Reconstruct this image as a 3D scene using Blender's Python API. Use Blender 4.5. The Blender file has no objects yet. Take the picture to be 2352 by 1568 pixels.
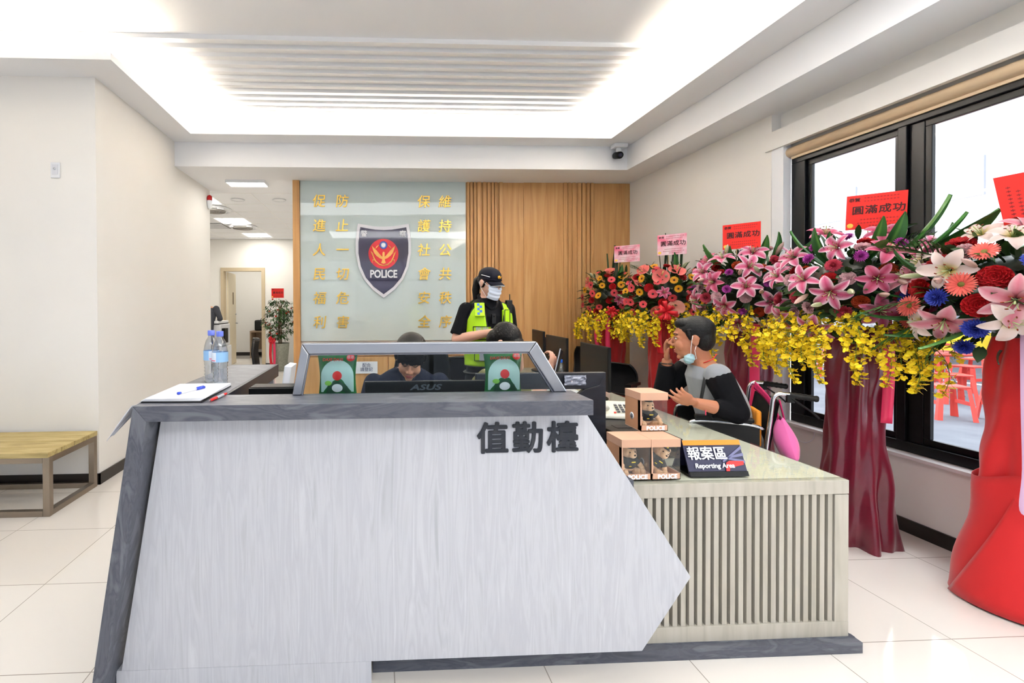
import bpy, bmesh, math, random
from math import sin, cos, pi, radians as R, atan2, sqrt
from mathutils import Vector, Matrix, Euler, Quaternion, noise
sc = bpy.context.scene
COL = sc.collection
V = Vector
# ------------------------------------------------------------------ camera
cam_d = bpy.data.cameras.new('camera'); cam = bpy.data.objects.new('camera', cam_d); COL.objects.link(cam)
F_PX, CX, CY = 1044.8, 909.8, 712.55
th, ph, ro = .0432, .0099, -.0047
fw = V((sin(th)*cos(ph), cos(th)*cos(ph), -sin(ph))); rt = V((cos(th), -sin(th), 0)); up = rt.cross(fw)
rt, up = rt*cos(ro)+up*sin(ro), up*cos(ro)-rt*sin(ro)
cam.matrix_world = Matrix(((rt.x, up.x, -fw.x, 0), (rt.y, up.y, -fw.y, 0), (rt.z, up.z, -fw.z, 1.444), (0, 0, 0, 1)))
cam_d.sensor_width = 36; cam_d.lens = F_PX/2352*36
cam_d.shift_x = (1176-CX)/2352; cam_d.shift_y = (CY-784)/2352
cam_d.clip_start = .02; cam_d.clip_end = 200
sc.camera = cam
# ------------------------------------------------------------------ world, lights, exposure
sc.view_settings.view_transform = 'Standard'; sc.view_settings.look = 'None'; sc.view_settings.gamma = 1
sc.view_settings.use_curve_mapping = False
sc.view_settings.exposure = 1.28
W = bpy.data.worlds.new('overcast_sky'); sc.world = W; W.use_nodes = True
bg = W.node_tree.nodes['Background']; bg.inputs[0].default_value = (.93, .96, 1, 1); bg.inputs[1].default_value = 2.3
def area(name, loc, rot, sx, sy, power, color=(1, 1, 1), portal=False):
    l = bpy.data.lights.new(name, 'AREA'); l.shape = 'RECTANGLE'; l.size = sx; l.size_y = sy; l.energy = power; l.color = color
    o = bpy.data.objects.new(name, l); o.location = loc; o.rotation_euler = rot; COL.objects.link(o)
    if portal: l.cycles.is_portal = True
    return o
area('window_portal', (3.5, 1.0, 1.57), (0, R(90), 0), 2.15, 5.2, 1, portal=True)
area('storefront_portal', (-1.2, -4.06, 1.55), (R(90), 0, 0), 8.8, 2.9, 1, portal=True)
for _x, _y, _p in ((-3.0, -2.2, 5), (-.1, -1.6, 20), (1.2, 2.0, 13), (1.7, -1.6, 22), (-.6, 1.9, 13)):
    area('lobby_fill_light', (_x, _y, 3.5), (0, 0, 0), 2.4, 1.2, _p, (.96, .98, 1))  # unseen fill lamps over the lobby, added to brighten walls and floor

# ------------------------------------------------------------------ materials
def lin(c):
    return tuple(((x/255)/12.92 if x/255 <= .04045 else ((x/255+.055)/1.055)**2.4) for x in c[:3])+(1,)
MATS = {}
def mat(name, rgb=(200, 200, 200), rough=.5, metal=0, emis=0, trans=0, alpha=1, spec=.5, coat=0, ecol=None, sub=0, ior=1.45, sheen=0):
    if name in MATS: return MATS[name]
    m = bpy.data.materials.new(name); m.use_nodes = True
    b = m.node_tree.nodes['Principled BSDF']; I = b.inputs
    I['Base Color'].default_value = lin(rgb); I['Roughness'].default_value = rough; I['Metallic'].default_value = metal
    I['Specular IOR Level'].default_value = spec; I['Coat Weight'].default_value = coat; I['IOR'].default_value = ior
    I['Transmission Weight'].default_value = trans; I['Alpha'].default_value = alpha
    if sheen: I['Sheen Weight'].default_value = sheen
    if sub: I['Subsurface Weight'].default_value = sub; I['Subsurface Radius'].default_value = (.01, .004, .002)
    if emis: I['Emission Color'].default_value = lin(ecol or rgb); I['Emission Strength'].default_value = emis
    MATS[name] = m
    return m
def nodes(m): return m.node_tree.nodes, m.node_tree.links, m.node_tree.nodes['Principled BSDF']
def ramp(N, stops):
    r = N.new('ShaderNodeValToRGB'); e = r.color_ramp.elements
    while len(e) < len(stops): e.new(.5)
    for x, (p, c) in zip(e, stops): x.position = p; x.color = lin(c)
    return r
def tex_noise(m, stops, scale=(1, 1, 1), nscale=5, detail=4, dist=0, bump=0, rough=None, rotz=0):
    N, L, B = nodes(m)
    tc = N.new('ShaderNodeTexCoord'); mp = N.new('ShaderNodeMapping'); mp.inputs['Scale'].default_value = scale; mp.inputs['Rotation'].default_value[2] = rotz
    n = N.new('ShaderNodeTexNoise'); n.inputs['Scale'].default_value = nscale; n.inputs['Detail'].default_value = detail; n.inputs['Distortion'].default_value = dist
    r = ramp(N, stops)
    L.new(tc.outputs['Object'], mp.inputs[0]); L.new(mp.outputs[0], n.inputs['Vector']); L.new(n.outputs['Fac'], r.inputs[0]); L.new(r.outputs[0], B.inputs['Base Color'])
    if bump:
        b = N.new('ShaderNodeBump'); b.inputs['Strength'].default_value = bump; b.inputs['Distance'].default_value = .002
        L.new(n.outputs['Fac'], b.inputs['Height']); L.new(b.outputs[0], B.inputs['Normal'])
    return m
def wood(name, stops, scale, rough=.45, nscale=3, dist=1.2, spec=.4, detail=6):
    m = mat(name, stops[0][1], rough, spec=spec)
    return tex_noise(m, stops, scale, nscale, detail, dist)
def thin_glass(name, tint=(250, 252, 252), rough=.0, refl=1.0, ior=1.45):
    m = bpy.data.materials.new(name); m.use_nodes = True; N = m.node_tree.nodes; L = m.node_tree.links; N.clear()
    o = N.new('ShaderNodeOutputMaterial'); t = N.new('ShaderNodeBsdfTransparent'); g = N.new('ShaderNodeBsdfGlossy'); lw = N.new('ShaderNodeLayerWeight'); lw.inputs[0].default_value = .5; pw = N.new('ShaderNodeMath'); pw.operation = 'POWER'; pw.inputs[1].default_value = 5; f = N.new('ShaderNodeMath'); f.operation = 'MULTIPLY_ADD'; f.inputs[1].default_value = .9; f.inputs[2].default_value = .045; x = N.new('ShaderNodeMixShader')
    mu = N.new('ShaderNodeMath'); mu.operation = 'MULTIPLY'; mu.inputs[1].default_value = refl
    t.inputs[0].default_value = lin(tint); g.inputs['Roughness'].default_value = rough; L.new(lw.outputs['Facing'], pw.inputs[0]); L.new(pw.outputs[0], f.inputs[0])
    L.new(f.outputs[0], mu.inputs[0]); L.new(mu.outputs[0], x.inputs[0]); L.new(t.outputs[0], x.inputs[1]); L.new(g.outputs[0], x.inputs[2]); L.new(x.outputs[0], o.inputs[0])
    MATS[name] = m
    return m

M_WALL = tex_noise(mat('cream_wall_paint', (238, 234, 226), .75, spec=.25), [(.3, (243, 240, 235)), (.7, (245, 243, 239))], nscale=1.2, detail=2)
M_CEIL = mat('white_ceiling_paint', (246, 247, 250), .8, spec=.2)
M_BASE = mat('dark_brown_baseboard', (32, 26, 23), .4)
M_OAK = wood('oak_panel_wood', [(.25, (182, 134, 82)), (.5, (202, 154, 98)), (.75, (214, 170, 116))], (9, 9, .45), .42, 2.2, .9)
M_GLASSWALL = mat('pale_green_back_painted_glass', (203, 217, 216), .03, spec=.55, coat=.7)
MATS['pale_green_back_painted_glass'].node_tree.nodes['Principled BSDF'].inputs['Coat Roughness'].default_value = .01
M_GREYWOOD = wood('grey_ash_laminate', [(.25, (66, 69, 78)), (.42, (88, 91, 101)), (.5, (74, 77, 88)), (.6, (98, 101, 110)), (.8, (114, 117, 125))], (2.2, 6, 9), .38, 1.8, 2.2)
M_GREYWOODV = wood('grey_ash_laminate_upright', [(.25, (66, 69, 78)), (.42, (88, 91, 101)), (.5, (74, 77, 88)), (.6, (98, 101, 110)), (.8, (114, 117, 125))], (9, 6, 2.2), .38, 1.8, 2.2)
M_WHITEWOOD = wood('white_ash_laminate', [(.25, (172, 175, 182)), (.45, (194, 196, 203)), (.55, (184, 186, 194)), (.75, (202, 204, 210))], (16, 16, 1.1), .42, 1.6, 1.5)
M_BEIGEWOOD = wood('pale_beige_laminate', [(.25, (166, 160, 148)), (.5, (182, 177, 165)), (.8, (192, 187, 177))], (14, 14, 1.0), .45, 1.6, 1.2)
M_DESKTOP = wood('pale_desk_laminate', [(.25, (216, 213, 198)), (.5, (226, 223, 210)), (.8, (234, 231, 220))], (3, 1, 14), .4, 1.6, 1.2)
M_SLATE = wood('dark_slate_laminate', [(.3, (26, 28, 36)), (.6, (36, 39, 48)), (.8, (46, 49, 60))], (2, 2, 8), .4, 2, 1.5)
M_STEEL = mat('brushed_stainless_steel', (172, 174, 180), .3, 1)
M_BSTEEL = mat('scuffed_stainless_steel', (150, 140, 128), .3, 1)
M_BLACK = mat('black_plastic', (7, 8, 9), .42, spec=.35)
M_BLACKM = mat('matte_black_plastic', (12, 13, 15), .6)
M_FRAME = mat('black_aluminium_frame', (9, 11, 16), .35, .3)
M_WHITEP = mat('white_plastic', (236, 238, 242), .4)
M_PAPER = mat('white_paper', (246, 246, 250), .7)
M_WINGLASS = thin_glass('window_glass')
M_CASEGLASS = thin_glass('display_glass', (240, 245, 246), refl=.5)
M_DESKGLASS = mat('desk_glass_edge', (120, 160, 140), .05, trans=.3)
M_LED = mat('led_panel', (255, 255, 255), .5, emis=9, ecol=(255, 250, 240))
M_COVE = mat('warm_led_strip', (255, 236, 200), .5, emis=230, ecol=(255, 240, 218))
# floor tiles
M_FLOOR = mat('polished_floor_tile', (232, 226, 218), .045, spec=.55)
N, L, B = nodes(M_FLOOR)
tc = N.new('ShaderNodeTexCoord'); mp = N.new('ShaderNodeMapping'); mp.inputs['Location'].default_value = (-.063, -1.838, 0)
bt = N.new('ShaderNodeTexBrick'); bt.offset = 0; bt.squash = 1
bt.inputs['Scale'].default_value = 1; bt.inputs['Brick Width'].default_value = .6; bt.inputs['Row Height'].default_value = .6
bt.inputs['Mortar Size'].default_value = .0022; bt.inputs['Mortar Smooth'].default_value = .1; bt.inputs['Bias'].default_value = 0
bt.inputs['Color1'].default_value = lin((232, 226, 219)); bt.inputs['Color2'].default_value = lin((235, 230, 223)); bt.inputs['Mortar'].default_value = lin((168, 160, 150))
L.new(tc.outputs['Object'], mp.inputs[0]); L.new(mp.outputs[0], bt.inputs['Vector']); L.new(bt.outputs['Color'], B.inputs['Base Color'])

# ------------------------------------------------------------------ mesh helpers
class MB:
    """collects shapes into ONE mesh object"""
    def __init__(s): s.v = []; s.f = []; s.sm = []
    def add(s, vs, fs, T=None, smooth=False):
        n = len(s.v)
        for p in vs: s.v.append(tuple(T @ V(p)) if T is not None else tuple(p))
        for f in fs: s.f.append(tuple(i+n for i in f)); s.sm.append(smooth)
        return s
    def box(s, x0, x1, y0, y1, z0, z1, T=None):
        vs = [(x, y, z) for x in (x0, x1) for y in (y0, y1) for z in (z0, z1)]
        return s.add(vs, [(0, 1, 3, 2), (4, 6, 7, 5), (0, 4, 5, 1), (2, 3, 7, 6), (0, 2, 6, 4), (1, 5, 7, 3)], T)
    def prism(s, poly, axis, a, b, T=None, smooth=False):
        """poly: 2D outline; axis: extrusion axis"""
        def pt(u, w, k): return {'x': (k, u, w), 'y': (u, k, w), 'z': (u, w, k)}[axis]
        n = len(poly); vs = [pt(u, w, a) for u, w in poly]+[pt(u, w, b) for u, w in poly]
        fs = [tuple(range(n)), tuple(range(2*n-1, n-1, -1))]
        s.add(vs, fs, T)
        m = len(s.v)-2*n
        for i in range(n):
            j = (i+1) % n; s.f.append((m+i, m+j, m+n+j, m+n+i)); s.sm.append(smooth)
        return s
    def tube(s, pts, r, seg=10, caps=True, T=None, flat=1.0):
        pts = [V(p) for p in pts]; n = len(pts)
        rs = r if isinstance(r, (list, tuple)) else [r]*n
        t0 = (pts[1]-pts[0]).normalized(); a = V((0, 0, 1)) if abs(t0.z) < .9 else V((1, 0, 0))
        nrm = t0.cross(a).normalized(); vs = []
        for i, p in enumerate(pts):
            t = (pts[min(i+1, n-1)]-pts[max(i-1, 0)])
            if t.length < 1e-9: t = t0.copy()
            t.normalize(); nrm = (nrm-t*nrm.dot(t))
            if nrm.length < 1e-6: nrm = t.orthogonal()
            nrm.normalize(); b = t.cross(nrm)
            for k in range(seg):
                an = 2*pi*k/seg; vs.append(p+nrm*cos(an)*rs[i]+b*sin(an)*rs[i]*flat)
        fs = [(i*seg+k, i*seg+(k+1) % seg, (i+1)*seg+(k+1) % seg, (i+1)*seg+k) for i in range(n-1) for k in range(seg)]
        if caps: fs += [tuple(range(seg-1, -1, -1)), tuple((n-1)*seg+k for k in range(seg))]
        return s.add(vs, fs, T, True)
    def lathe(s, prof, seg=24, T=None, smooth=True, cap=True):
        vs = []; n = len(prof)
        for r, z in prof:
            for k in range(seg): an = 2*pi*k/seg; vs.append((r*cos(an), r*sin(an), z))
        fs = [(i*seg+k, i*seg+(k+1) % seg, (i+1)*seg+(k+1) % seg, (i+1)*seg+k) for i in range(n-1) for k in range(seg)]
        if cap: fs += [tuple(range(seg-1, -1, -1)), tuple((n-1)*seg+k for k in range(seg))]
        return s.add(vs, fs, T, smooth)
    def ell(s, c, r, seg=12, rings=8, T=None):
        if not isinstance(r, (tuple, list)): r = (r, r, r)
        vs = [(c[0], c[1], c[2]-r[2])]
        for i in range(1, rings):
            a = -pi/2+pi*i/rings
            for k in range(seg): b = 2*pi*k/seg; vs.append((c[0]+r[0]*cos(a)*cos(b), c[1]+r[1]*cos(a)*sin(b), c[2]+r[2]*sin(a)))
        vs.append((c[0], c[1], c[2]+r[2])); fs = []; e = len(vs)-1
        for k in range(seg): fs.append((0, 1+(k+1) % seg, 1+k)); fs.append((e, 1+(rings-2)*seg+k, 1+(rings-2)*seg+(k+1) % seg))
        for i in range(rings-2):
            for k in range(seg): a = 1+i*seg+k; b = 1+i*seg+(k+1) % seg; fs.append((a, b, b+seg, a+seg))
        return s.add(vs, fs, T, True)
    def grid(s, fn, nu, nv, T=None, smooth=True, closeu=False):
        vs = [fn(i/nu, j/nv) for j in range(nv+1) for i in range(nu+1)]
        fs = [(j*(nu+1)+i, j*(nu+1)+i+1, (j+1)*(nu+1)+i+1, (j+1)*(nu+1)+i) for j in range(nv) for i in range(nu)]
        return s.add(vs, fs, T, smooth)
    def cyl(s, p0, p1, r, seg=16, r1=None, T=None):
        return s.tube([p0, p1], [r, r if r1 is None else r1], seg, T=T)
    def mesh(s, name):
        me = bpy.data.meshes.new(name); me.from_pydata(s.v, [], s.f); me.validate()
        if len(me.polygons) == len(s.sm): me.polygons.foreach_set('use_smooth', s.sm)
        return me
    def build(s, name, m, parent=None, bevel=0, solid=0, sub=0, seg=2, loc=None, rot=None):
        me = s.mesh(name); bm = bmesh.new(); bm.from_mesh(me); bmesh.ops.recalc_face_normals(bm, faces=bm.faces); bm.to_mesh(me); bm.free()
        o = bpy.data.objects.new(name, me); COL.objects.link(o); me.materials.append(m)
        if parent: o.parent = parent
        if loc: o.location = loc
        if rot: o.rotation_euler = rot
        if solid: d = o.modifiers.new('thickness', 'SOLIDIFY'); d.thickness = solid; d.offset = 0
        if bevel: d = o.modifiers.new('bevel', 'BEVEL'); d.width = bevel; d.segments = seg; d.limit_method = 'ANGLE'; d.angle_limit = R(40)
        if sub: d = o.modifiers.new('subdivision', 'SUBSURF'); d.levels = sub; d.render_levels = sub
        return o
def tag(o, label=None, cat=None, group=None, kind=None):
    if label: o['label'] = label
    if cat: o['category'] = cat
    if group: o['group'] = group
    if kind: o['kind'] = kind
    return o
def thing(name, label, cat, loc=(0, 0, 0), rz=0, group=None):
    o = bpy.data.objects.new(name, None); COL.objects.link(o); o.empty_display_size = .05
    o.location = loc; o.rotation_euler = (0, 0, rz)
    return tag(o, label, cat, group)
def struct(o): o['kind'] = 'structure'; return o
def kids(o): return [c for c in bpy.data.objects if c.parent == o]
def dup(o, loc=None, rz=None, label=None, parent=None):
    c = o.copy(); COL.objects.link(c); c.parent = parent
    for k in kids(o): dup(k, parent=c)
    if loc is not None: c.location = loc
    if rz is not None: c.rotation_euler = (0, 0, rz)
    if label: c['label'] = label
    return c
def text(body, size, m, parent=None, name='lettering', loc=(0, 0, 0), rot=(R(90), 0, 0), ext=.0008, off=0, align='CENTER', sx=1, shear=0, T=None, spacing=1, line=1):
    cu = bpy.data.curves.new(name, 'FONT'); cu.body = body; cu.size = size; cu.extrude = ext; cu.align_x = align; cu.align_y = 'CENTER'
    cu.shear = shear; cu.space_character = spacing; cu.space_line = line; cu.resolution_u = 3; cu.materials.append(m)
    t = bpy.data.objects.new(name, cu); COL.objects.link(t)
    bpy.context.view_layer.update()
    me = bpy.data.meshes.new_from_object(t.evaluated_get(bpy.context.evaluated_depsgraph_get()))
    me.name = name
    bpy.data.objects.remove(t); bpy.data.curves.remove(cu)
    o = bpy.data.objects.new(name, me); COL.objects.link(o)
    if not me.materials: me.materials.append(m)
    if off:
        bm = bmesh.new()
        for i in range(9):
            q = me.copy(); a = 2*pi*i/8; q.transform(Matrix.Translation((0, 0, ext*.02) if i == 8 else (off*cos(a), off*sin(a), -ext*.02*i))); bm.from_mesh(q); bpy.data.meshes.remove(q)
        bm.to_mesh(me); bm.free()
    if sx != 1: me.transform(Matrix.Diagonal((sx, 1, 1, 1)))
    if parent: o.parent = parent
    if T is not None: o.matrix_local = T
    else: o.location = loc; o.rotation_euler = rot
    return o
def outline(m_pts, n=8, closed=True):
    """Catmull-Rom through 2D points"""
    out = []; k = len(m_pts)
    for i in range(k if closed else k-1):
        p = [m_pts[(i+j-1) % k] if closed else m_pts[min(max(i+j-1, 0), k-1)] for j in range(4)]
        for s in range(n):
            t = s/n
            out.append(tuple(.5*((2*p[1][d])+(-p[0][d]+p[2][d])*t+(2*p[0][d]-5*p[1][d]+4*p[2][d]-p[3][d])*t*t+(-p[0][d]+3*p[1][d]-3*p[2][d]+p[3][d])*t**3) for d in range(len(p[0]))))
    if not closed: out.append(tuple(m_pts[-1]))
    return out
# ================================================================== THE SETTING
XL, XR, YB, ZS, ZB, ZC = -2.266, 3.32, 5.81, 3.303, 3.03, 3.52
struct(MB().box(-6.2, 3.5, -4.2, 16.5, -.2, 0).build('floor', M_FLOOR))
# left wall: block whose corner stands at (-2.27, 3.8)
struct(MB().box(-6.2, XL, 3.8, 6.33, 0, 3.6).build('wall_left', M_WALL))
struct(MB().box(-6.2, XL+.012, 3.79, 3.8, 0, .09).box(XL, XL+.012, 3.79, 6.33, 0, .09).build('baseboard_left', M_BASE))
struct(MB().box(-6.3, -6.2, -4.2, 16.5, 0, 3.7).build('wall_far_left', M_WALL))
# back wall behind the oak and glass panels
struct(MB().box(-1.02, 3.5, 5.86, 6.0, 0, ZB).build('wall_back', M_WALL))
# right wall, window recess, wall under the window
struct(MB().box(XR, 3.6, 3.69, 6.0, 0, 3.6).build('wall_right', M_WALL))
struct(MB().box(3.345, 3.6, -4.2, 3.69, 0, .49).box(3.40, 3.6, -4.2, 3.69, 2.66, 3.6).box(3.40, 3.6, -4.2, -1.9, .49, 2.66).build('wall_under_window', M_WALL))
struct(MB().box(3.333, 3.345, -4.0, 3.69, 0, .085).box(3.308, 3.32, 3.69, 5.8, 0, .085).build('baseboard_right', M_BASE))
# black window frame
wf = MB()
X0, X1 = 3.385, 3.45
wf.box(X0, X1, -1.9, 3.575, .495, .56).box(X0, X1, -1.9, 3.575, 2.58, 2.66)
wf.box(X0, X1, 3.46, 3.575, .56, 2.58)
wf.box(X0+.02, X1, 2.69, 2.77, .56, 2.58).box(X0, X1, 2.77, 2.82, .56, 2.58)
wf.box(X0+.02, X1, 1.16, 1.24, .56, 2.58).box(X0, X1, 1.24, 1.29, .56, 2.58).box(X0, X1, -.42, -.32, .56, 2.58)
window = struct(wf.build('window_1', M_FRAME, bevel=.004))
sf = MB()
for y0, y1 in ((2.82, 3.46), (1.29, 2.69), (-.32, 1.16), (-1.9, -.42)):
    sf.box(3.41, 3.435, y0, y1, .56, .60).box(3.41, 3.435, y0, y1, 2.54, 2.58).box(3.41, 3.435, y0, y0+.035, .6, 2.54).box(3.41, 3.435, y1-.035, y1, .6, 2.54)
sf.build('sash', M_FRAME, window, bevel=.003)
MB().box(3.42, 3.425, -1.9, 3.46, .58, 2.56).build('pane', M_WINGLASS, window)
struct(MB().box(3.30, 3.40, -2.0, 3.6, .475, .495).build('trim_1', mat('window_sill_stone', (226, 222, 222), .4)))
# pelmet and roller blind above the window
pel = thing('curtain_box', 'long cream pelmet box running above the dark framed window', 'pelmet', (3.36, .9, 2.73))
MB().box(-.055, -.015, -2.9, 2.84, 0, .15).box(-.015, .04, -2.9, 2.84, .13, .15).build('fascia', M_WALL, pel)
bl = thing('roller_blind', 'rolled up beige blind tucked beneath the cream pelmet box', 'blind', (3.38, .9, 2.675))
MB().tube([(0, -2.7, 0), (0, 2.68, 0)], .042, 16).build('roller', mat('beige_blind_cloth', (214, 190, 158), .8), bl)
MB().box(-.012, .0, -2.7, 2.66, -.058, -.03).build('hem_bar', mat('beige_blind_cloth'), bl)
cord = [(3.37, 3.60, 2.66), (3.365, 3.605, 1.6), (3.36, 3.60, .62), (3.35, 3.57, .50), (3.335, 3.5, .40), (3.335, 3.42, .36), (3.335, 3.34, .40), (3.34, 3.32, .48)]
tag(MB().tube([(x, y, z) for x, y, z in outline(cord, 6, False)], .0035, 6).build('blind_cord', M_WHITEP), 'thin white blind cord hanging at the left jamb of the window', 'cord')
# strip for the reveal face, its whiter colour standing in for brighter daylight
struct(MB().box(3.32, 3.385, 3.58, 3.692, 0, 2.75).build('trim_2', mat('daylit_reveal_white', (244, 246, 250), .6)))
# ceilings: tray ceiling over the lobby
ce = MB()
y = 3.58; pf = [(-4.2, 3.7), (-4.2, ZC+.02), (3.58, ZC+.02)]
while y < 5.15:
    pf += [(y, ZC-.016), (y+.08, ZC-.004), (y+.122, ZC+.02)]; y += .122
pf += [(5.9, ZC+.02), (5.9, 3.7)]
ce.prism(pf, 'x', -6.2, 3.5)
struct(ce.build('ceiling', M_CEIL))
# lowered perimeter with cove ledge
so = MB()
LT = .055
def ledge(x0, x1, y0, y1): so.box(x0, x1, y0, y1, ZS, ZS+.02)
ledge(-6.2, -1.985, 3.526, 3.8); ledge(XL, -1.985, 3.8, 4.994); ledge(XL, 2.633, 4.994, 5.25); ledge(2.633, 3.32, -4.1, 5.25)
so.box(-6.2, -2.0, 3.526, 3.541, ZS+.02, ZS+LT).box(-2.0, -1.985, 3.526, 4.994, ZS+.02, ZS+LT).box(-2.0, 2.648, 4.994, 5.009, ZS+.02, ZS+LT).box(2.633, 2.648, -4.1, 4.994, ZS+.02, ZS+LT)
struct(so.build('trim_3', M_CEIL))
struct(MB().box(XL, 2.957, 5.25, 6.38, ZB, 3.55).box(2.957, 3.32, -4.1, 6.38, ZB, ZS-.001).box(3.32, 3.40, -4.1, 3.69, ZB, ZS-.001).build('ceiling_beam', M_CEIL))
# warm light strips lying on the cove ledges
ls = tag(MB().box(-6.0, -2.07, 3.62, 3.64, ZS+.022, ZS+.034).box(-2.09, -2.07, 3.62, 5.1, ZS+.022, ZS+.034).box(-2.09, 2.74, 5.08, 5.10, ZS+.022, ZS+.034)
    .box(2.72, 2.74, -4.1, 5.1, ZS+.022, ZS+.034).build('cove_light_strip', M_COVE), 'warm white light strip hidden on the ledge around the raised ceiling', 'light strip')
# wall behind the camera: glass storefront
struct(MB().box(-6.2, 3.6, -4.3, -4.1, 3.0, 3.7).box(-6.2, -5.6, -4.3, -4.1, 0, 3.0).box(3.2, 3.6, -4.3, -4.1, 0, 3.0).build('wall_front', M_WALL))
w2 = MB()
for x in (-5.6, -3.9, -2.3, -.7, .9, 2.3, 3.14): w2.box(x, x+.07, -4.24, -4.16, 0, 3.0)
w2.box(-5.6, 3.2, -4.24, -4.16, 2.3, 2.38).box(-5.6, 3.2, -4.24, -4.16, 0, .08)
window2 = struct(w2.build('window_2', M_FRAME))
MB().box(-5.6, 3.2, -4.205, -4.195, .08, 3.0).build('pane', M_WINGLASS, window2)

# ------------------------------------------------------------------ back office seen through the passage
YF = 10.9
struct(MB().box(-6.2, -3.60, YF, YF+.12, 0, ZB).box(-2.70, 1.5, YF, YF+.12, 0, ZB).box(-3.60, -2.70, YF, YF+.12, 2.30, ZB).build('wall_office', M_WALL))
struct(MB().box(-2.63, -1.0, YF-.012, YF, 0, .1).box(-6.2, -3.66, YF-.012, YF, 0, .1).build('baseboard_office', M_BASE))
struct(MB().box(-.98, -.9, 6.0, YF, 0, ZB).build('wall_office_side', M_WALL))
go = MB().box(-6.2, -.9, 6.38, 16.5, ZB+.004, ZB+.1)
struct(go.build('ceiling_office', M_CEIL))
gr = MB()
for yy in (6.48, 7.17, 7.76, 8.3, 8.85, 9.42, 9.98, 10.52): gr.box(-6.2, -.9, yy-.008, yy+.008, ZB, ZB+.006)
for xx in (-4.68, -4.1, -3.52, -2.92, -2.36, -1.76, -1.17): gr.box(xx-.008, xx+.008, 6.48, YF, ZB-.001, ZB+.006)
struct(gr.build('trim_4', mat('white_ceiling_grid', (250, 250, 250), .5)))
def led(x0, x1, y0, y1, z, label, th=.004, cat='ceiling light'):
    t = thing('ceiling_light_panel', label, cat, ((x0+x1)/2, (y0+y1)/2, z), 0, 'square ceiling lights')
    hx, hy = (x1-x0)/2, (y1-y0)/2
    MB().box(-hx, hx, -hy, -hy+.012, -th, 0).box(-hx, hx, hy-.012, hy, -th, 0).box(-hx, -hx+.012, -hy+.012, hy-.012, -th, 0).box(hx-.012, hx, -hy+.012, hy-.012, -th, 0).build('frame', M_WHITEP, t)
    MB().box(-hx+.012, hx-.012, -hy+.012, hy-.012, -th*.8, -th*.3).build('diffuser', M_LED, t)
led(-1.88, -1.39, 5.78, 6.0, ZB, 'small box shaped ceiling light on the beam by the passage', .035)
led(-2.90, -2.37, 8.31, 8.84, ZB, 'square ceiling light panel in the middle of the back office')
led(-2.90, -2.37, 6.78, 7.16, ZB, 'ceiling light panel half hidden by the left wall corner')
led(-2.90, -2.37, 9.99, 10.51, ZB, 'ceiling light panel nearest the back office wall')
led(-5.2, -4.65, 8.31, 8.84, ZB, 'ceiling light panel deep in the office behind the left wall')
def fan(x, y, lab):
    t = thing('ceiling_fan_unit', lab, 'ceiling fan', (x, y, ZB), 0, 'round ceiling air circulators')
    MB().lathe([(.28, 0), (.28, -.012), (.25, -.03), (.2, -.035)], 32).build('housing', M_WHITEP, t)
    g = MB()
    for i in range(5): g.lathe([(.05+.032*i, -.052), (.062+.032*i, -.052), (.062+.032*i, -.036), (.05+.032*i, -.036), (.05+.032*i, -.052)], 28, cap=False)
    g.build('grille', mat('grey_fan_grille', (176, 172, 166), .5), t)
    for k in range(4):
        a = R(45+90*k); MB().box(-.05, .05, -.012, .012, -.045, -.012, Matrix.Translation((.24*cos(a), .24*sin(a), 0)) @ Matrix.Rotation(a+pi/2, 4, 'Z')).build('vane', M_WHITEP, t)
fan(-2.63, 7.5, 'round white air circulator beside the nearer office light')
fan(-2.63, 9.12, 'round white air circulator behind the middle office light')
v = thing('ceiling_vent', 'square slatted air vent in the office ceiling by the left wall', 'vent', (-3.22, 9.1, ZB))
MB().box(-.28, .28, -.28, .28, -.004, 0).build('backing', mat('vent_shadow_grey', (90, 88, 82), .7), v)
vs_ = MB()
for k in range(8): vs_.box(-.27, .27, -.27+.07*k, -.235+.07*k, -.016, -.004)
vs_.build('slats', M_WHITEP, v)
for x, y, lb in ((-2.05, 6.87, 'round ceiling downlight ring nearer the left wall'), (-1.44, 6.87, 'round ceiling downlight ring nearer the oak panel edge')):
    t = thing('ceiling_downlight', lb, 'ceiling downlight', (x, y, ZB), 0, 'round ceiling downlights')  # recessed office downlights, modelled as unlit rings
    MB().lathe([(.10, 0), (.10, -.008), (.085, -.010), (.085, 0)], 28, cap=False).build('rim', M_WHITEP, t)
    MB().lathe([(.085, -.003), (0.001, -.006)], 28, cap=False).build('cover', M_CEIL, t)
# office door, frame and the little room behind it
M_DOORF = mat('beige_door_frame', (205, 188, 158), .5); M_DOOR = mat('cream_door', (236, 224, 198), .5)
dr = struct(MB().box(-3.66, -3.59, YF-.03, YF+.15, 0, 2.36).box(-2.71, -2.63, YF-.03, YF+.15, 0, 2.36).box(-3.59, -2.71, YF-.03, YF+.15, 2.28, 2.36).build('door_1', M_DOORF))
lf = MB().box(0, .9, -.02, .02, .01, 2.27).build('door_leaf', M_DOOR, dr, loc=(-3.56, YF+.15, 0), rot=(0, 0, R(96)))
MB().tube([(.84, -.02, 1.02), (.84, -.07, 1.02), (.74, -.07, 1.02)], .011, 8).ell((.84, -.025, 1.25), .02, 10, 6).build('handle', M_STEEL, lf)
sg = MB().box(.50, .60, -.028, -.02, 1.50, 1.80).build('door_plate', mat('brown_door_plate', (150, 130, 100), .5), lf)
struct(MB().box(-6.2, -1.7, 13.6, 13.7, 0, ZB).box(-1.8, -1.7, YF+.12, 13.6, 0, ZB).build('wall_small_room', M_WALL))
struct(MB().box(-6, -1.8, 13.588, 13.6, 0, .1).build('baseboard_small_room', M_BASE))
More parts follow.
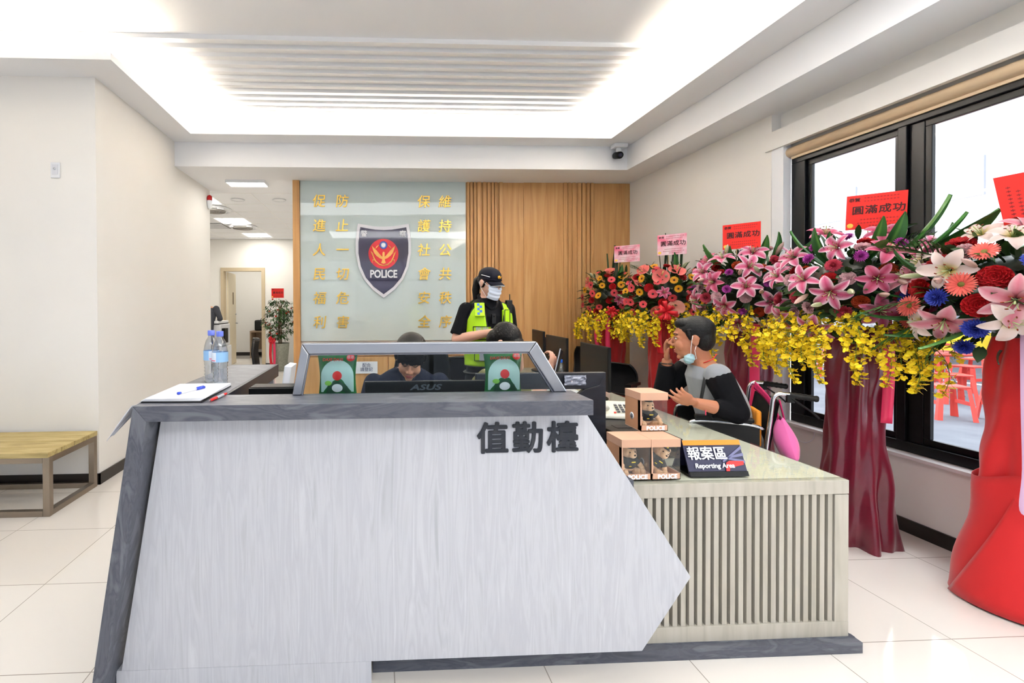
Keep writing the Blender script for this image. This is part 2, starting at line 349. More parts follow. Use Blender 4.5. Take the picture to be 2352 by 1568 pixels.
led(-3.9, -3.2, 12.0, 12.6, ZB, 'ceiling light panel in the small room behind the cream door')
# glass slogan panel and oak cladding on the back wall
gp = thing('glass_slogan_panel', 'large pale green glass panel with gold characters behind the counter', 'glass wall panel', (.1, 5.83, 1.55))
MB().box(-1.06, 1.055, -.012, .012, -.55, 1.48).build('glass_sheet', M_GLASSWALL, gp, bevel=.003)
M_GOLD = mat('gold_lettering', (238, 196, 92), .28, .75)
cols = [(735, '促進人民福利', 'leftmost column'), (787, '防止一切危害', 'second column from the left'), (973, '保護社會安全', 'third column from the left'), (1022, '維持公共秩序', 'rightmost column')]
import_xz = {735: -.699, 787: -.409, 973: .615, 1022: .889}
def wx(u): return (u-864.6)*5.81/1040.6
rows = [465, 521, 576, 631, 686, 741]
for u, s_, nm in cols:
    for ch, vv, od in zip(s_, rows, ('top', 'second', 'third', 'fourth', 'fifth', 'bottom')):
        z = 1.444+(702.4-vv-(u-864)*.0012)*5.81/1044.8
        t = text(ch, .168, M_GOLD, gp, 'character', (wx(u)-.1, -.022, z-1.55), ext=.006, off=.0010, shear=.12)
        t['label'] = 'gold character %s, %s in the %s' % (ch, od, nm)
# oak
oak = thing('oak_wall_panel', 'honey oak panelling with vertical ribs beside the pale glass panel', 'wood panelling', (2.24, 5.83, 0))
MB().box(-1.085, 1.08, 0, .03, 0, ZB-.002).build('board', M_OAK, oak)
rb = MB()
def ribs(u0, u1):
    x = wx(u0)
    while x < wx(u1)-.02:
        w = random.uniform(.022, .05); rb.box(x-2.24, x-2.24+w, -.028, 0, 0, ZB-.002); x += w+random.uniform(.012, .03)
random.seed(4)
ribs(1074, 1165); ribs(1300, 1372)
rb.build('ribs', M_OAK, oak, bevel=.003)
MB().box(-.33, .40, -.012, 0, 0, ZB-.002).build('flat_board', M_OAK, oak)
tag(MB().box(-1.045, -.962, 5.775, 5.86, 0, ZB-.002).build('oak_edge_post', M_OAK), 'narrow oak upright edging the left side of the glass panel', 'wood post')
lo = thing('oak_low_cabinet', 'low oak cabinet wall beneath the pale glass panel', 'cabinet', (.14, 5.7, 0))
MB().box(-1.04, 1.05, -.3, .05, 0, .86).build('body', M_OAK, lo)
MB().box(-1.04, 1.06, -.32, .05, .86, .9).build('top', M_OAK, lo)
for k in range(4): 
    d = MB().box(-1.05+.525*k, -.535+.525*k, -.318, -.3, .08, .84).build('door', M_OAK, lo, bevel=.003)
tg = thing('notice_label', 'small white notice with blue characters stuck on the oak cabinet', 'notice', (-.12, 5.36, .72))
MB().box(-.13, .13, -.004, .004, -.07, .07).build('sheet', M_PAPER, tg)
text('配合\n請登記', .05, mat('navy_ink', (40, 52, 110), .6), tg, 'lettering', (0, -.006, 0))
# wall switch, cctv camera, alarm beacon
sw = thing('wall_switch', 'small white wall plate high on the left wall', 'switch', (-2.58, 3.797, 2.55))
MB().box(-.036, .036, -.008, 0, -.062, .062).build('plate', M_WHITEP, sw, bevel=.003)
MB().box(-.022, .022, -.012, -.008, -.035, .045).lathe([(.009, .0), (.009, .005)], 16, Matrix.Translation((0, -.012, .01)) @ Matrix.Rotation(R(90), 4, 'X')).build('button', mat('pale_grey_plastic', (222, 224, 230), .4), sw)
cc = thing('security_camera', 'white ceiling bracket with a small black camera on the beam corner', 'security camera', (2.83, 5.17, ZS))
MB().box(-.09, .07, -.05, .05, -.045, 0).build('mount_box', M_WHITEP, cc, bevel=.008)
MB().tube([(-.02, 0, -.045), (-.02, -.01, -.10)], .028, 14).build('bracket', M_WHITEP, cc)
hd = MB().tube([(-.03, .05, -.115), (-.03, -.06, -.145)], .040, 18).build('camera_head', M_BLACK, cc, bevel=.006)
MB().tube([(-.03, -.06, -.145), (-.03, -.064, -.146)], .022, 14).build('lens', mat('lens_glass', (60, 60, 80), .1), hd)
al = thing('alarm_beacon', 'red and white alarm beacon at the end of the left wall', 'alarm beacon', (XL+.0, 6.24, 2.76))
al.scale = (.5, .5, .7)
MB().lathe([(.01, .0), (.05, .02), (.075, .13), (.075, .16)], 16, Matrix.Translation((.06, 0, 0))).build('base', M_WHITEP, al)
MB().lathe([(.07, .16), (.072, .2), (.055, .25), (.001, .27)], 16, Matrix.Translation((.06, 0, 0))).build('lens', mat('red_beacon', (196, 24, 26), .25, spec=.6), al)
# ================================================================== DUTY COUNTER
dc = thing('duty_counter', 'tall duty counter with grey wood frame and white slanted front panel', 'counter', (0, 1.7, 0))
O = Matrix.Translation((0, -1.7, 0))
def dcb(mb, name, m, **k): mb.v = [(x, y-1.7, z) for x, y, z in mb.v]; return mb.build(name, m, dc, **k)
dcb(MB().prism([(-.79, 1.044), (.79, 1.044), (1.211, .389), (1.018, .108), (-.026, .108), (-.943, .108)], 'y', 1.70, 1.722), 'front_panel', M_WHITEWOOD, bevel=.0015)
dcb(MB().box(-.962, -.026, 1.702, 1.74, 0, .107), 'kick_panel', M_WHITEWOOD)
tp = MB().prism([(-.845, 1.10), (.783, 1.10), (.783, 1.045), (-.80, 1.045)], 'y', 1.61, 1.80)
dcb(tp, 'counter_top', M_GREYWOOD, bevel=.0015)
dcb(MB().prism([(-.8455, 1.099), (-.80, 1.0455), (-.978, 0), (-1.014, 0)], 'y', 1.61, 1.80), 'side_leg', M_GREYWOODV, bevel=.0015)
dcb(MB().box(-.86, -.60, 1.801, 2.72, 1.05, 1.10), 'wing_top', M_GREYWOOD, bevel=.0015)
dcb(MB().box(-.599, -.585, 1.801, 2.72, 1.03, 1.10).box(-.86, -.585, 2.721, 2.735, 1.03, 1.10), 'wing_edge', M_SLATE)
dcb(MB().box(-.84, -.80, 1.80, 2.70, 0, 1.05).box(-.84, -.60, 2.66, 2.70, 0, 1.05), 'wing_panel', M_WHITEWOOD)
dcb(MB().box(-.80, .80, 1.722, 1.76, .1, 1.045), 'inner_panel', M_SLATE)
dcb(MB().box(-.598, 1.02, 1.762, 2.32, .71, .745), 'inner_desk', M_GREYWOOD)
dcb(MB().box(-.24, .74, 1.80, 1.93, 1.02, 1.045), 'display_shelf', M_SLATE)
dcb(MB().box(-.22, -.20, 1.762, 1.93, .745, 1.02), 'shelf_bracket', M_SLATE)
dcb(MB().box(.70, .72, 1.762, 1.93, .745, 1.02), 'shelf_bracket', M_SLATE)
# dark back frame at the right end
dcb(MB().prism([(.50, 1.10), (1.17, 1.10), (1.135, 1.035), (1.06, 1.015), (.50, 1.02)], 'y', 2.27, 2.30, Matrix.Translation((0, 0, 0))), 'rear_board', M_SLATE, bevel=.003)
dcb(MB().prism([(1.17, 1.10), (1.135, 1.035), (1.06, 1.015), (.98, .95), (.98, .0), (1.17, 0)], 'y', 2.272, 2.302), 'rear_leg', M_SLATE, bevel=.003)
M_INK = mat('dark_navy_acrylic', (24, 30, 42), .35)
for ch, x in (('值', .437), ('勤', .571), ('檯', .706)):
    text(ch, .123, M_INK, dc, 'character', (x, -.003, .934), ext=.003, off=.0030)
# plinth
pl = tag(MB().box(-.022, 2.0, 1.78, 2.05, 0, .045).box(-.022, 2.0, 1.81, 1.83, .045, .047).build('plinth', M_GREYWOOD, bevel=.0015), 'low grey wood plinth along the floor under the counter and desk', 'plinth')
# ================================================================== REPORTING DESK
rd = thing('reporting_desk', 'long pale wood desk with a slatted front and glass covered top', 'desk', (1.5, 2.0, 0))
def rdb(mb, name, m, **k): mb.v = [(x-1.5, y-2.0, z) for x, y, z in mb.v]; return mb.build(name, m, rd, **k)
rdb(MB().box(1.20, 1.975, 1.852, 5.3, .665, .705).box(1.0, 1.20, 1.852, 2.0, .665, .705), 'desk_board', M_DESKTOP)
rdb(MB().box(1.005, 1.972, 1.818, 2.0, .706, .713).box(1.205, 1.972, 2.0, 5.28, .706, .713), 'glass_sheet', thin_glass('table_glass', (253, 255, 253), refl=.6))
rdb(MB().box(1.0, 1.975, 1.815, 1.85, .648, .705).box(1.0, 1.975, 1.815, 1.85, .047, .11).box(1.915, 1.975, 1.816, 1.85, .11, .645), 'front_frame', M_BEIGEWOOD, bevel=.001)
sl = MB(); x = 1.008
while x < 1.9: sl.box(x, x+.0205, 1.822, 1.862, .1, .65); x += .0353
rdb(sl, 'slats', M_BEIGEWOOD)
rdb(MB().box(1.0, 1.974, 1.885, 1.90, .05, .66), 'backing_board', mat('shaded_backing_taupe', (118, 110, 98), .6))  # behind the slats; brown-grey tone paints in the shade of the gaps
rdb(MB().box(1.55, 1.572, 1.9, 5.28, .05, .664), 'side_panel', M_BEIGEWOOD)
rdb(MB().box(1.21, 1.54, 5.25, 5.27, .05, .664), 'end_panel', M_BEIGEWOOD)
# ================================================================== DISPLAY CASE on the counter
gc = thing('glass_screen', 'steel framed trapezoid glass screen standing on the counter top', 'glass screen', (.2, 1.785, 1.10))
def gcb(mb, name, m, **k): mb.v = [(x-.2, y-1.785, z-1.10) for x, y, z in mb.v]; return mb.build(name, m, gc, **k)
gcb(MB().prism([(-.288, 1.301), (.630, 1.301), (.60, 1.2585), (-.262, 1.2585)], 'y', 1.765, 1.80).prism([(-.326, 1.1005), (-.289, 1.300), (-.262, 1.2585), (-.2915, 1.1005)], 'y', 1.765, 1.80)
    .prism([(.753, 1.1005), (.631, 1.300), (.60, 1.2585), (.700, 1.1005)], 'y', 1.765, 1.80), 'frame', M_STEEL, bevel=.004)
gcb(MB().prism([(-.262, 1.2585), (.60, 1.2585), (.596, 1.2535), (-.259, 1.2535)], 'y', 1.772, 1.79).prism([(-.262, 1.258), (-.258, 1.258), (-.287, 1.1005), (-.2915, 1.1005)], 'y', 1.772, 1.79)
    .prism([(.60, 1.258), (.595, 1.258), (.694, 1.1005), (.700, 1.1005)], 'y', 1.772, 1.79), 'gasket', mat('grey_gasket', (120, 122, 134), .5))
gcb(MB().prism([(-.288, 1.1005), (.696, 1.1005), (.597, 1.256), (-.26, 1.256)], 'y', 1.780, 1.784), 'pane', M_CASEGLASS)
# snack bags standing on the shelf behind the glass
M_BAG = mat('green_foil_bag', (14, 104, 44), .28, coat=.4); M_BAGL = mat('pale_mint_print', (196, 228, 220), .3, coat=.4); M_BAGD = mat('dark_green_print', (30, 78, 50), .3, coat=.4)
M_REDP = mat('red_print', (226, 46, 44), .35); M_WHITE = mat('white_print', (245, 246, 248), .4); M_LIME = mat('lime_print', (140, 205, 80), .35)
def bag(x, label):
    t = thing('snack_bag', label, 'snack bag', (x, 1.875, 1.045), 0, 'green snack bags behind the glass')
    def puff(k):
        def f(u, w):
            X = (u-.5)*2; Z = w; hw = .0825-.010*sin(pi*Z)**.6+.006*abs(Z-.5)
            th = .030*(max(0, 1-abs(X)**2.4)**.6)*(sin(pi*min(max((Z-.04)/.92, 0), 1))**.55 if .04 < Z < .96 else 0)+.001
            th *= 1+.10*noise.noise(V((X*3, Z*5, k*3+x)))
            return (X*hw, k*th, Z*.212)
        return f
    MB().grid(puff(-1), 20, 24).grid(puff(1), 20, 24).build('foil_body', M_BAG, t)
    def patch(pts, name, m, dy):
        mb = MB(); cx = sum(p[0] for p in pts)/len(pts); cz = sum(p[1] for p in pts)/len(pts); rings = 5; n = len(pts); vs = []
        for r in range(rings+1):
            for a, b in pts:
                xx = cx+(a-cx)*r/rings; zz = cz+(b-cz)*r/rings
                vs.append((xx, puff(-1)(.5+xx/.165*.98, zz/.212)[1]-dy, zz))
        fs = [(r*n+i, r*n+(i+1) % n, (r+1)*n+(i+1) % n, (r+1)*n+i) for r in range(rings) for i in range(n)]
        mb.add(vs, fs, smooth=True); return mb.build(name, m, t)
    arch = [(-.066+.0, .05)]+[(-.066*cos(a), .115+.066*sin(a)) for a in [pi*k/14 for k in range(15)]]+[(.066, .05)]
    patch([(a, b) for a, b in arch], 'pale_arch', M_BAGL, .0012)
    patch([(-.045, .045), (-.038, .075), (-.012, .095), (.012, .095), (.04, .075), (.055, .045)], 'dark_hill', M_BAGD, .0022)
    patch([(.022*cos(2*pi*k/16), .068+.017*sin(2*pi*k/16)) for k in range(16)], 'white_oval', M_WHITE, .0032)
    patch([(-.05, .012), (.06, .012), (.062, .040), (-.045, .043)], 'bottom_band', M_BAGL, .0026)
    patch([(.054+.017*cos(2*pi*k/16), .188+.014*sin(2*pi*k/16)) for k in range(16)], 'red_badge', M_REDP, .002)
    patch([(.0+.019*cos(2*pi*k/16), .118+.019*sin(2*pi*k/16)) for k in range(16)], 'red_disc', M_REDP, .003)
    patch([(-.036+.014*cos(2*pi*k/16), .088+.010*sin(2*pi*k/16)) for k in range(16)], 'lime_leaf', M_LIME, .003)
    text('乖乖', .015, M_WHITE, t, 'badge_lettering', (.054, -.021, .189))
    text('DAXI DAXI', .0165, M_REDP, t, 'lettering', (-.018, -.024, .182), shear=.1, off=.0004)
    for z0, z1 in ((.206, .219), (0, .008)):
        MB().grid(lambda u, w: (-.088+.176*u, .002*(1 if int(round(u*60)) % 2 else -1), z0+(z1-z0)*w), 60, 1, smooth=False).build('crimped_seal', M_BAG, t, solid=.0006)
    return t
bag(.525, 'green snack bag behind the right end of the glass screen, under the officers')
bag(-.160, 'green snack bag behind the left end of the glass screen')
# ================================================================== small things on the counter
pp = thing('paper_pad', 'stack of white forms on a clipboard lying at the left end of the counter', 'papers', (-.74, 1.83, 1.10))
MB().add([(-.105, -.165, 0), (.115, -.175, 0), (.11, .165, 0), (-.11, .165, 0), (-.105, -.165, .004), (.115, -.175, .004), (.11, .165, .004), (-.11, .165, .004)],
    [(0, 1, 2, 3), (4, 5, 6, 7), (0, 1, 5, 4), (1, 2, 6, 5), (2, 3, 7, 6), (3, 0, 4, 7)]).build('clipboard', M_BLACK, pp)
for k in range(4):
    MB().box(-.105+.002*k, .108+.002*k, -.16, .16, .0045+.0025*k, .0065+.0025*k).build('sheet', M_PAPER, pp, rot=(0, 0, R(-1.5+1.1*k)))
cu_ = thing('curled_sheet', 'grey white paper sheet curling down over the left edge of the counter', 'paper', (-.845, 1.66, 1.10))
MB().grid(lambda u, w: (-.005-.075*w-.01*sin(u*3), -.045+.16*u*(1-w*.72)-.02*w, .002-.115*w**1.1-.006*sin(u*5)), 8, 10).build('sheet', mat('grey_white_paper', (214, 217, 228), .6), cu_, solid=.0006)
def pen(name, label, p, q, mb_, mc, clip=True):
    p, q = V(p), V(q); L_ = (q-p).length; t = thing(name, label, 'pen', p, 0)
    t.rotation_mode = 'QUATERNION'; t.rotation_quaternion = (q-p).to_track_quat('Z', 'Y')
    return t, L_
t, L_ = pen('ballpoint_pen', 'blue and clear ballpoint pen lying on the white forms', (-.745, 1.735, 1.120), (-.695, 1.865, 1.120), 0, 0)
MB().tube([(0, 0, .012), (0, 0, L_*.75)], .0038, 10).build('barrel', mat('clear_plastic_barrel', (225, 228, 240), .15), t)
MB().tube([(0, 0, L_*.68), (0, 0, L_)], .0052, 10).box(-.0015, .0015, .005, .0075, L_*.7, L_*.96).build('cap', mat('blue_pen_plastic', (36, 66, 190), .3), t)
MB().tube([(0, 0, 0), (0, 0, .014)], [.0055, .0045], 10).build('end_plug', mat('blue_pen_plastic'), t)
t, L_ = pen('ballpoint_pen', 'red gripped ballpoint pen lying beside the clipboard', (-.602, 1.655, 1.1062), (-.585, 1.795, 1.1062), 0, 0)
MB().tube([(0, 0, 0), (0, 0, .010)], [.0012, .0038], 10).build('tip', M_STEEL, t)
MB().tube([(0, 0, .010), (0, 0, L_*.42)], [.0045, .0058], 12).build('grip', mat('red_rubber', (222, 34, 36), .45), t)
MB().tube([(0, 0, L_*.42), (0, 0, L_*.8)], .0054, 12).build('barrel', mat('pen_grey_barrel', (190, 192, 200), .3), t)
MB().tube([(0, 0, L_*.8), (0, 0, L_)], [.0052, .004], 12).build('push_button', mat('red_rubber'), t)
# water bottles
M_PET = thin_glass('clear_bottle_plastic', (236, 241, 247), .05, refl=3.2); M_CAPB = mat('lilac_blue_cap', (112, 130, 226), .4)
def bottle(loc, label, rz, capm, scale=1, lab=True, water=False):
    t = thing('water_bottle', label, 'bottle', loc, rz)
    S = Matrix.Scale(scale, 4)
    pr = [(.002, .004), (.026, .0), (.032, .006), (.031, .014)]
    for k in range(5): z = .018+.015*k; pr += [(.0295, z), (.0325, z+.007)]
    pr += [(.031, .092), (.0335, .097), (.0335, .150), (.032, .156), (.030, .170), (.024, .190), (.015, .205), (.0135, .212), (.0125, .214), (.0125, .220)]
    MB().lathe([(r, z) for r, z in pr], 28, S).build('bottle_body', M_PET, t)
    if lab:
        MB().lathe([(.0342, .103), (.0342, .146)], 28, S, cap=False).build('label_band', mat('sky_blue_label', (150, 196, 240), .4), t)
        MB().grid(lambda u, w: (.0346*cos(R(-150+60*u)), .0346*sin(R(-150+60*u)), .104+.041*w), 8, 2, S).build('label_panel', mat('pale_label', (226, 236, 248), .4), t)
        MB().grid(lambda u, w: (.0349*cos(R(-146+50*u)), .0349*sin(R(-146+50*u)), .108+.004*w), 8, 1, S).build('label_stripe', mat('pink_stripe', (236, 90, 130), .4), t)
    if water: MB().lathe([(.001, .006), (.028, .006), (.029, .07), (.001, .07)], 20, S).build('blue_liquid', mat('blue_liquid', (30, 90, 190), .2), t)
    MB().lathe([(.0145, .213), (.0155, .216), (.0155, .234), (.0145, .2365), (.001, .2365)], 28, S).build('cap', capm, t)
    return t
bottle((-.688, 2.03, 1.10), 'clear water bottle with blue label nearer the forms, right one of the pair', R(-10), M_CAPB)
bottle((-.752, 2.105, 1.10), 'clear water bottle with lilac cap, left one of the pair on the counter', R(60), M_CAPB)
# ================================================================== screens
M_SCREEN = mat('dark_screen', (6, 6, 8), .45, spec=.3)
def monitor(loc, rz, label, logo=None, w=.53, h=.31, base=.0, front=True):
    """screen faces local -Y ; back faces +Y"""
    t = thing('computer_monitor', label, 'monitor', loc, rz, 'computer monitors')
    lo_, hi_ = base+.09, base+.09+h
    MB().box(-w/2, w/2, 0, .022, lo_, hi_).build('housing', M_BLACK, t, bevel=.004)
    MB().box(-w*.36, w*.36, .022, .05, lo_+.04, hi_-.06).build('rear_bulge', M_BLACKM, t, bevel=.012)
    MB().box(-w/2+.008, w/2-.008, -.002, 0, lo_+.02, hi_-.008).build('screen', M_SCREEN, t)
    MB().box(-.03, .03, .03, .055, base+.008, lo_+.08).build('stand', M_BLACK, t, bevel=.004)
    MB().prism([(.12*cos(2*pi*k/20), .02+.085*sin(2*pi*k/20)) for k in range(20)], 'z', base, base+.01).build('stand_foot', M_BLACK, t, bevel=.003)
    if logo: text(logo[0], logo[1], mat('grey_logo_paint', (88, 96, 106), .4), t, 'logo', (0, .0235 if logo[2] > hi_-.06 else .0515, logo[2]), (R(90), 0, R(180)), shear=.25, sx=1.75, off=.001)
    return t
# monitor behind the counter: its back faces the camera
m0 = monitor((.218, 2.06, .745), R(180), 'wide black monitor back with a grey maker logo, behind the counter', ('ASUS', .034, .331), .545, .27)
M1 = monitor((1.70, 3.50, .713), R(-93), 'black monitor nearest the telephone, first of the row on the reporting desk', None, .52, .33)
M2 = monitor((1.73, 4.33, .713), R(-92), 'black monitor behind the blue capped bottle, second of the row on the desk', None, .55, .34)
M3 = monitor((1.80, 5.02, .713), R(-96), 'black monitor beside the officer, farthest of the row on the desk', None, .5, .36)
kb = thing('document_tray', 'black document tray standing inside the counter beside the grey wing', 'tray', (-.46, 2.1, .745))
MB().box(-.095, .10, -.11, .0, 0, .345).build('body', M_BLACK, kb, bevel=.003)
MB().box(-.09, .095, -.10, -.01, .345, .348).build('inner_face', M_SCREEN, kb)
fr = thing('file_folder', 'white file folder standing upright in the black tray inside the counter', 'folder', (-.475, 2.16, .745))
MB().box(-.018, .016, .0, .14, 0, .42, Matrix.Rotation(R(8), 4, 'Y')).build('cover', M_WHITEP, fr, bevel=.002)
MB().box(-.012, .010, -.002, .138, .003, .417, Matrix.Rotation(R(8), 4, 'Y')).build('pages', M_PAPER, fr)
# ================================================================== office chairs
M_MESH = mat('black_chair_mesh', (10, 10, 12), .8, spec=.2); M_LEATH = mat('black_leatherette', (14, 15, 16), .4)
def office_chair(loc, rz, label, back='mesh', high=False, s=1, top=None, bw=.46):
    """backrest at local +Y, seat faces -Y"""
    t = thing('office_chair', label, 'chair', loc, rz, 'black office chairs')
    bt_ = top or (1.12 if high else .92)
    MB().grid(lambda u, w: ((u-.5)*.48*(1-.12*(2*w-1)**2), -.24+.48*w, .46+.025*sin(pi*u)*sin(pi*w)), 10, 10).build('seat', M_LEATH if back != 'mesh' else M_MESH, t, solid=.06, bevel=.01)
    def bk(u, w):
        X = (u-.5)*bw*(1-.25*abs(2*w-1)**3); return (X, .25+.05*w+.05*sin(pi*w*1.1)-.10*(2*u-1)**2*.5+(.04 if w > .8 and high else 0)*(w-.8)*5, .52+(bt_-.52)*w)
    MB().grid(bk, 12, 14).build('backrest', M_MESH if back == 'mesh' else M_LEATH, t, solid=.012 if back == 'mesh' else .05, bevel=.004)
    edge = [bk(0, w/10) for w in range(11)]+[bk(u/6, 1) for u in range(1, 6)]+[bk(1, 1-w/10) for w in range(11)]+[bk(1-u/6, 0) for u in range(1, 7)]
    MB().tube(edge, .012, 8, caps=False).build('back_frame', M_BLACK, t)
    MB().tube([(0, .1, .42), (0, .27, .44), (0, .31, .6)], .02, 8).build('back_bracket', M_BLACK, t)
    for sx in (-1, 1):
        MB().tube([(sx*.22, .0, .42), (sx*.28, .0, .46), (sx*.28, .0, .66)], .013, 8).box(sx*.28-.03, sx*.28+.03, -.12, .12, .66, .685).build('armrest', M_BLACK, t)
    MB().tube([(0, 0, .1), (0, 0, .43)], .025, 12).build('gas_lift', M_BLACK, t)
    b = MB()
    for k in range(5):
        a = 2*pi*k/5+.3; b.tube([(0, 0, .11), (.28*cos(a), .28*sin(a), .075)], [.03, .016], 8)
    b.build('star_base', M_BLACK, t)
    for k in range(5):
        a = 2*pi*k/5+.3; MB().ell((.28*cos(a), .28*sin(a), .03), (.028, .022, .03), 10, 8).build('caster', M_BLACK, t)
    return t
office_chair((.43, 3.45, 0), R(12), 'tall black leatherette office chair behind the young man, in front of the glass panel', 'leather', True)
office_chair((-1.47, 4.45, 0), R(-75), 'black high backed office chair beyond the grey wing counter', 'mesh', True)
office_chair((2.29, 4.5, 0), R(-50), 'black mesh chair behind the nearest desk monitor', 'mesh', top=.83, bw=.44)
office_chair((2.38, 5.3, 0), R(-60), 'black mesh chair beside the second desk monitor', 'mesh')
office_chair((.90, 4.3, 0), R(20), 'black mesh office chair with armrest behind the standing officer', 'mesh')
# ================================================================== things on the reporting desk
M_CARD = mat('kraft_cardboard', (206, 164, 138), .7); M_CARDI = mat('kraft_cardboard_inside', (190, 142, 106), .8)
M_FILM = thin_glass('clear_box_film', (253, 254, 255), .02, refl=.8)
M_FUR = tex_noise(mat('beige_plush', (226, 182, 138), .95, sheen=.4), [(.3, (212, 166, 120)), (.7, (238, 198, 156))], nscale=90, detail=3, bump=.8)
M_UNI = mat('black_plush_cloth', (30, 32, 36), .85); M_YEL = mat('yellow_embroidery', (236, 206, 40), .6)
def gift_box(loc, label, rz=0):
    t = thing('gift_box', label, 'box', loc, rz, 'cardboard gift boxes holding teddy bears'); a = .062; h = .17
    MB().box(-a, a, -a, a, 0, .003).box(-a, a, -a, -a+.002, 0, .026).box(a-.002, a, -a, a, 0, .026).build('tray', M_CARD, t)
    MB().box(-a, -a+.002, -a+.002, a, .003, h-.03).box(-a+.002, a, a-.002, a, .003, h-.03).build('side_wall', M_CARDI, t)
    MB().prism([(-a, .003), (-a+.004, .003), (-a+.008, .05), (-a+.004, .14), (-a, .14)], 'y', -a, -a+.02).build('corner_post', M_CARD, t)
    MB().box(-a-.001, a+.001, -a-.001, a+.001, h-.034, h).build('lid', M_CARD, t, bevel=.0012)
    MB().box(-a+.003, a-.001, -a+.0005, -a+.001, .026, h-.034).box(a-.001, a-.0005, -a+.003, a-.003, .026, h-.034).build('window_film', M_FILM, t)
    text('POLICE', .0245, M_WHITE, t, 'lettering', (.006, -a-.0005, .0125), off=.0012, spacing=1.04)
    MB().lathe([(.016, 0), (.016, .0006), (.001, .0006)], 18, Matrix.Translation((-a-.0002, .005, .055)) @ Matrix.Rotation(R(-90), 4, 'Y')).build('round_sticker', M_WHITE, t)
    MB().lathe([(.011, .0007), (.011, .001), (.001, .001)], 6, Matrix.Translation((-a-.0002, .005, .055)) @ Matrix.Rotation(R(-90), 4, 'Y')).build('sticker_print', mat('sticker_grey', (120, 122, 128), .6), t)
    return t
def teddy(loc, label, rx=0, ry=0, rz=0, s=1.0):
    t = thing('teddy_bear', label, 'teddy bear', loc, 0, 'plush bears in police uniform'); t.rotation_euler = (rx, ry, rz)
    b = MB().ell((0, .004, .098), (.034, .030, .029), 18, 14).ell((0, -.024, .089), (.017, .016, .014), 14, 10).ell((-.027, .006, .119), (.011, .006, .011), 12, 8).ell((.027, .006, .119), (.011, .006, .011), 12, 8)
    b.ell((0, .004, .045), (.030, .026, .036), 16, 12)
    for k in (-1, 1):
        b.tube([(k*.020, .0, .016), (k*.036, -.022, .014), (k*.040, -.034, .016)], [.014, .015, .011], 12); b.ell((k*.041, -.036, .019), (.013, .009, .015), 12, 8)
        b.tube([(k*.026, 0, .066), (k*.042, -.012, .045), (k*.046, -.020, .034)], [.011, .011, .010], 12); b.ell((k*.046, -.022, .032), .0115, 12, 8)
    b.build('plush_body', M_FUR, t)
    u = MB().ell((0, .004, .048), (.0325, .0285, .034), 16, 12)
    for k in (-1, 1): u.tube([(k*.022, .002, .067), (k*.040, -.010, .048)], [.0135, .0135], 12)
    u.build('uniform', M_UNI, t)
    MB().box(-.004, .014, -.0262, -.024, .056, .060).box(-.016, -.006, -.0262, -.024, .040, .043).build('uniform_print', M_YEL, t)
    MB().ell((0, .006, .123), (.026, .023, .013), 16, 10).ell((0, -.014, .118), (.020, .016, .003), 14, 6).build('cap', M_UNI, t)
    MB().ell((0, -.0165, .126), (.005, .003, .004), 10, 6).build('cap_badge', M_YEL, t)
    MB().ell((-.012, -.0245, .101), .0032, 8, 6).ell((.012, -.0245, .101), .0032, 8, 6).ell((0, -.040, .092), (.005, .003, .004), 8, 6).build('eyes_and_nose', mat('dark_brown_plastic', (50, 28, 18), .2), t)
    return t
gift_box((1.078, 1.905, .713), 'cardboard gift box with a seated bear, lower left of the three')
gift_box((1.205, 1.905, .713), 'cardboard gift box with a tilted bear, lower right of the three beside the sign')
gift_box((1.226, 2.02, .884), 'cardboard gift box on top of the other two', 0)
teddy((1.080, 1.905, .717), 'plush police bear sitting in the lower left gift box', rz=R(8))
teddy((1.176, 1.915, .726), 'plush police bear lying tilted in the lower right gift box', ry=R(35), rz=R(0))
teddy((1.232, 2.025, .888), 'plush police bear sitting in the top gift box', rz=R(6))
MB_ = MB
# the two lower lids carry the top box: a thin card between them
sg = thing('desk_sign', 'dark blue tent sign with orange top edge standing on the desk', 'sign', (1.455, 1.93, .713), R(-1))
sp = MB().prism([(-.062, 0), (-.056, 0), (.0, .135), (-.004, .135)], 'x', -.125, .128)
sp.build('face_board', mat('slate_blue_board', (44, 44, 72), .3), sg)
MB().prism([(.056, 0), (.062, 0), (.003, .135), (-.001, .135)], 'x', -.125, .128).build('back_board', mat('slate_blue_board'), sg)
MB().prism([(-.062, 0), (.062, 0), (.060, .006), (-.060, .006)], 'x', -.125, .128).prism([(-.0665, 0), (-.062, 0), (-.0545, .018), (-.059, .018)], 'x', -.125, .128).build('base_strip', M_BLACK, sg)
an = atan2(.135, .058)
FT = Matrix.Translation((0, -.0635, .0)) @ Matrix.Rotation(an, 4, 'X')   # local x right, y up the face
hgt = .147
def on_face(pts, name, m, d): mb = MB(); mb.add([tuple(FT @ V((x, y, d))) for x, y in pts], [tuple(range(len(pts)))]); return mb.build(name, m, sg, solid=.0004)
on_face([(-.125, .128), (.128, .128), (.128, .149), (-.125, .149)], 'orange_band', mat('orange_sign_band', (236, 138, 28), .35), .0022)
for k in range(3): on_face([(.03-.008*k, .062+.01*k), (.128, .112-.03*k+.012), (.128, .112-.03*k), (.03-.008*k+.004, .056+.01*k)], 'pale_ray', mat('pale_slate_print', (110, 112, 150), .35), .0018)
on_face([(.035, .020), (.05, .020), (.056, .034), (.118, .045), (.122, .06), (.06, .062), (.045, .055)], 'red_shape', mat('red_print'), .0020)
text('報案區', .058, M_WHITE, sg, 'lettering', T=FT @ Matrix.Translation((-.03, .090, .0026)), off=.0009)
text('Reporting Area', .0275, M_WHITE, sg, 'lettering', T=FT @ Matrix.Translation((-.01, .042, .0028)), off=.0006, shear=.1)
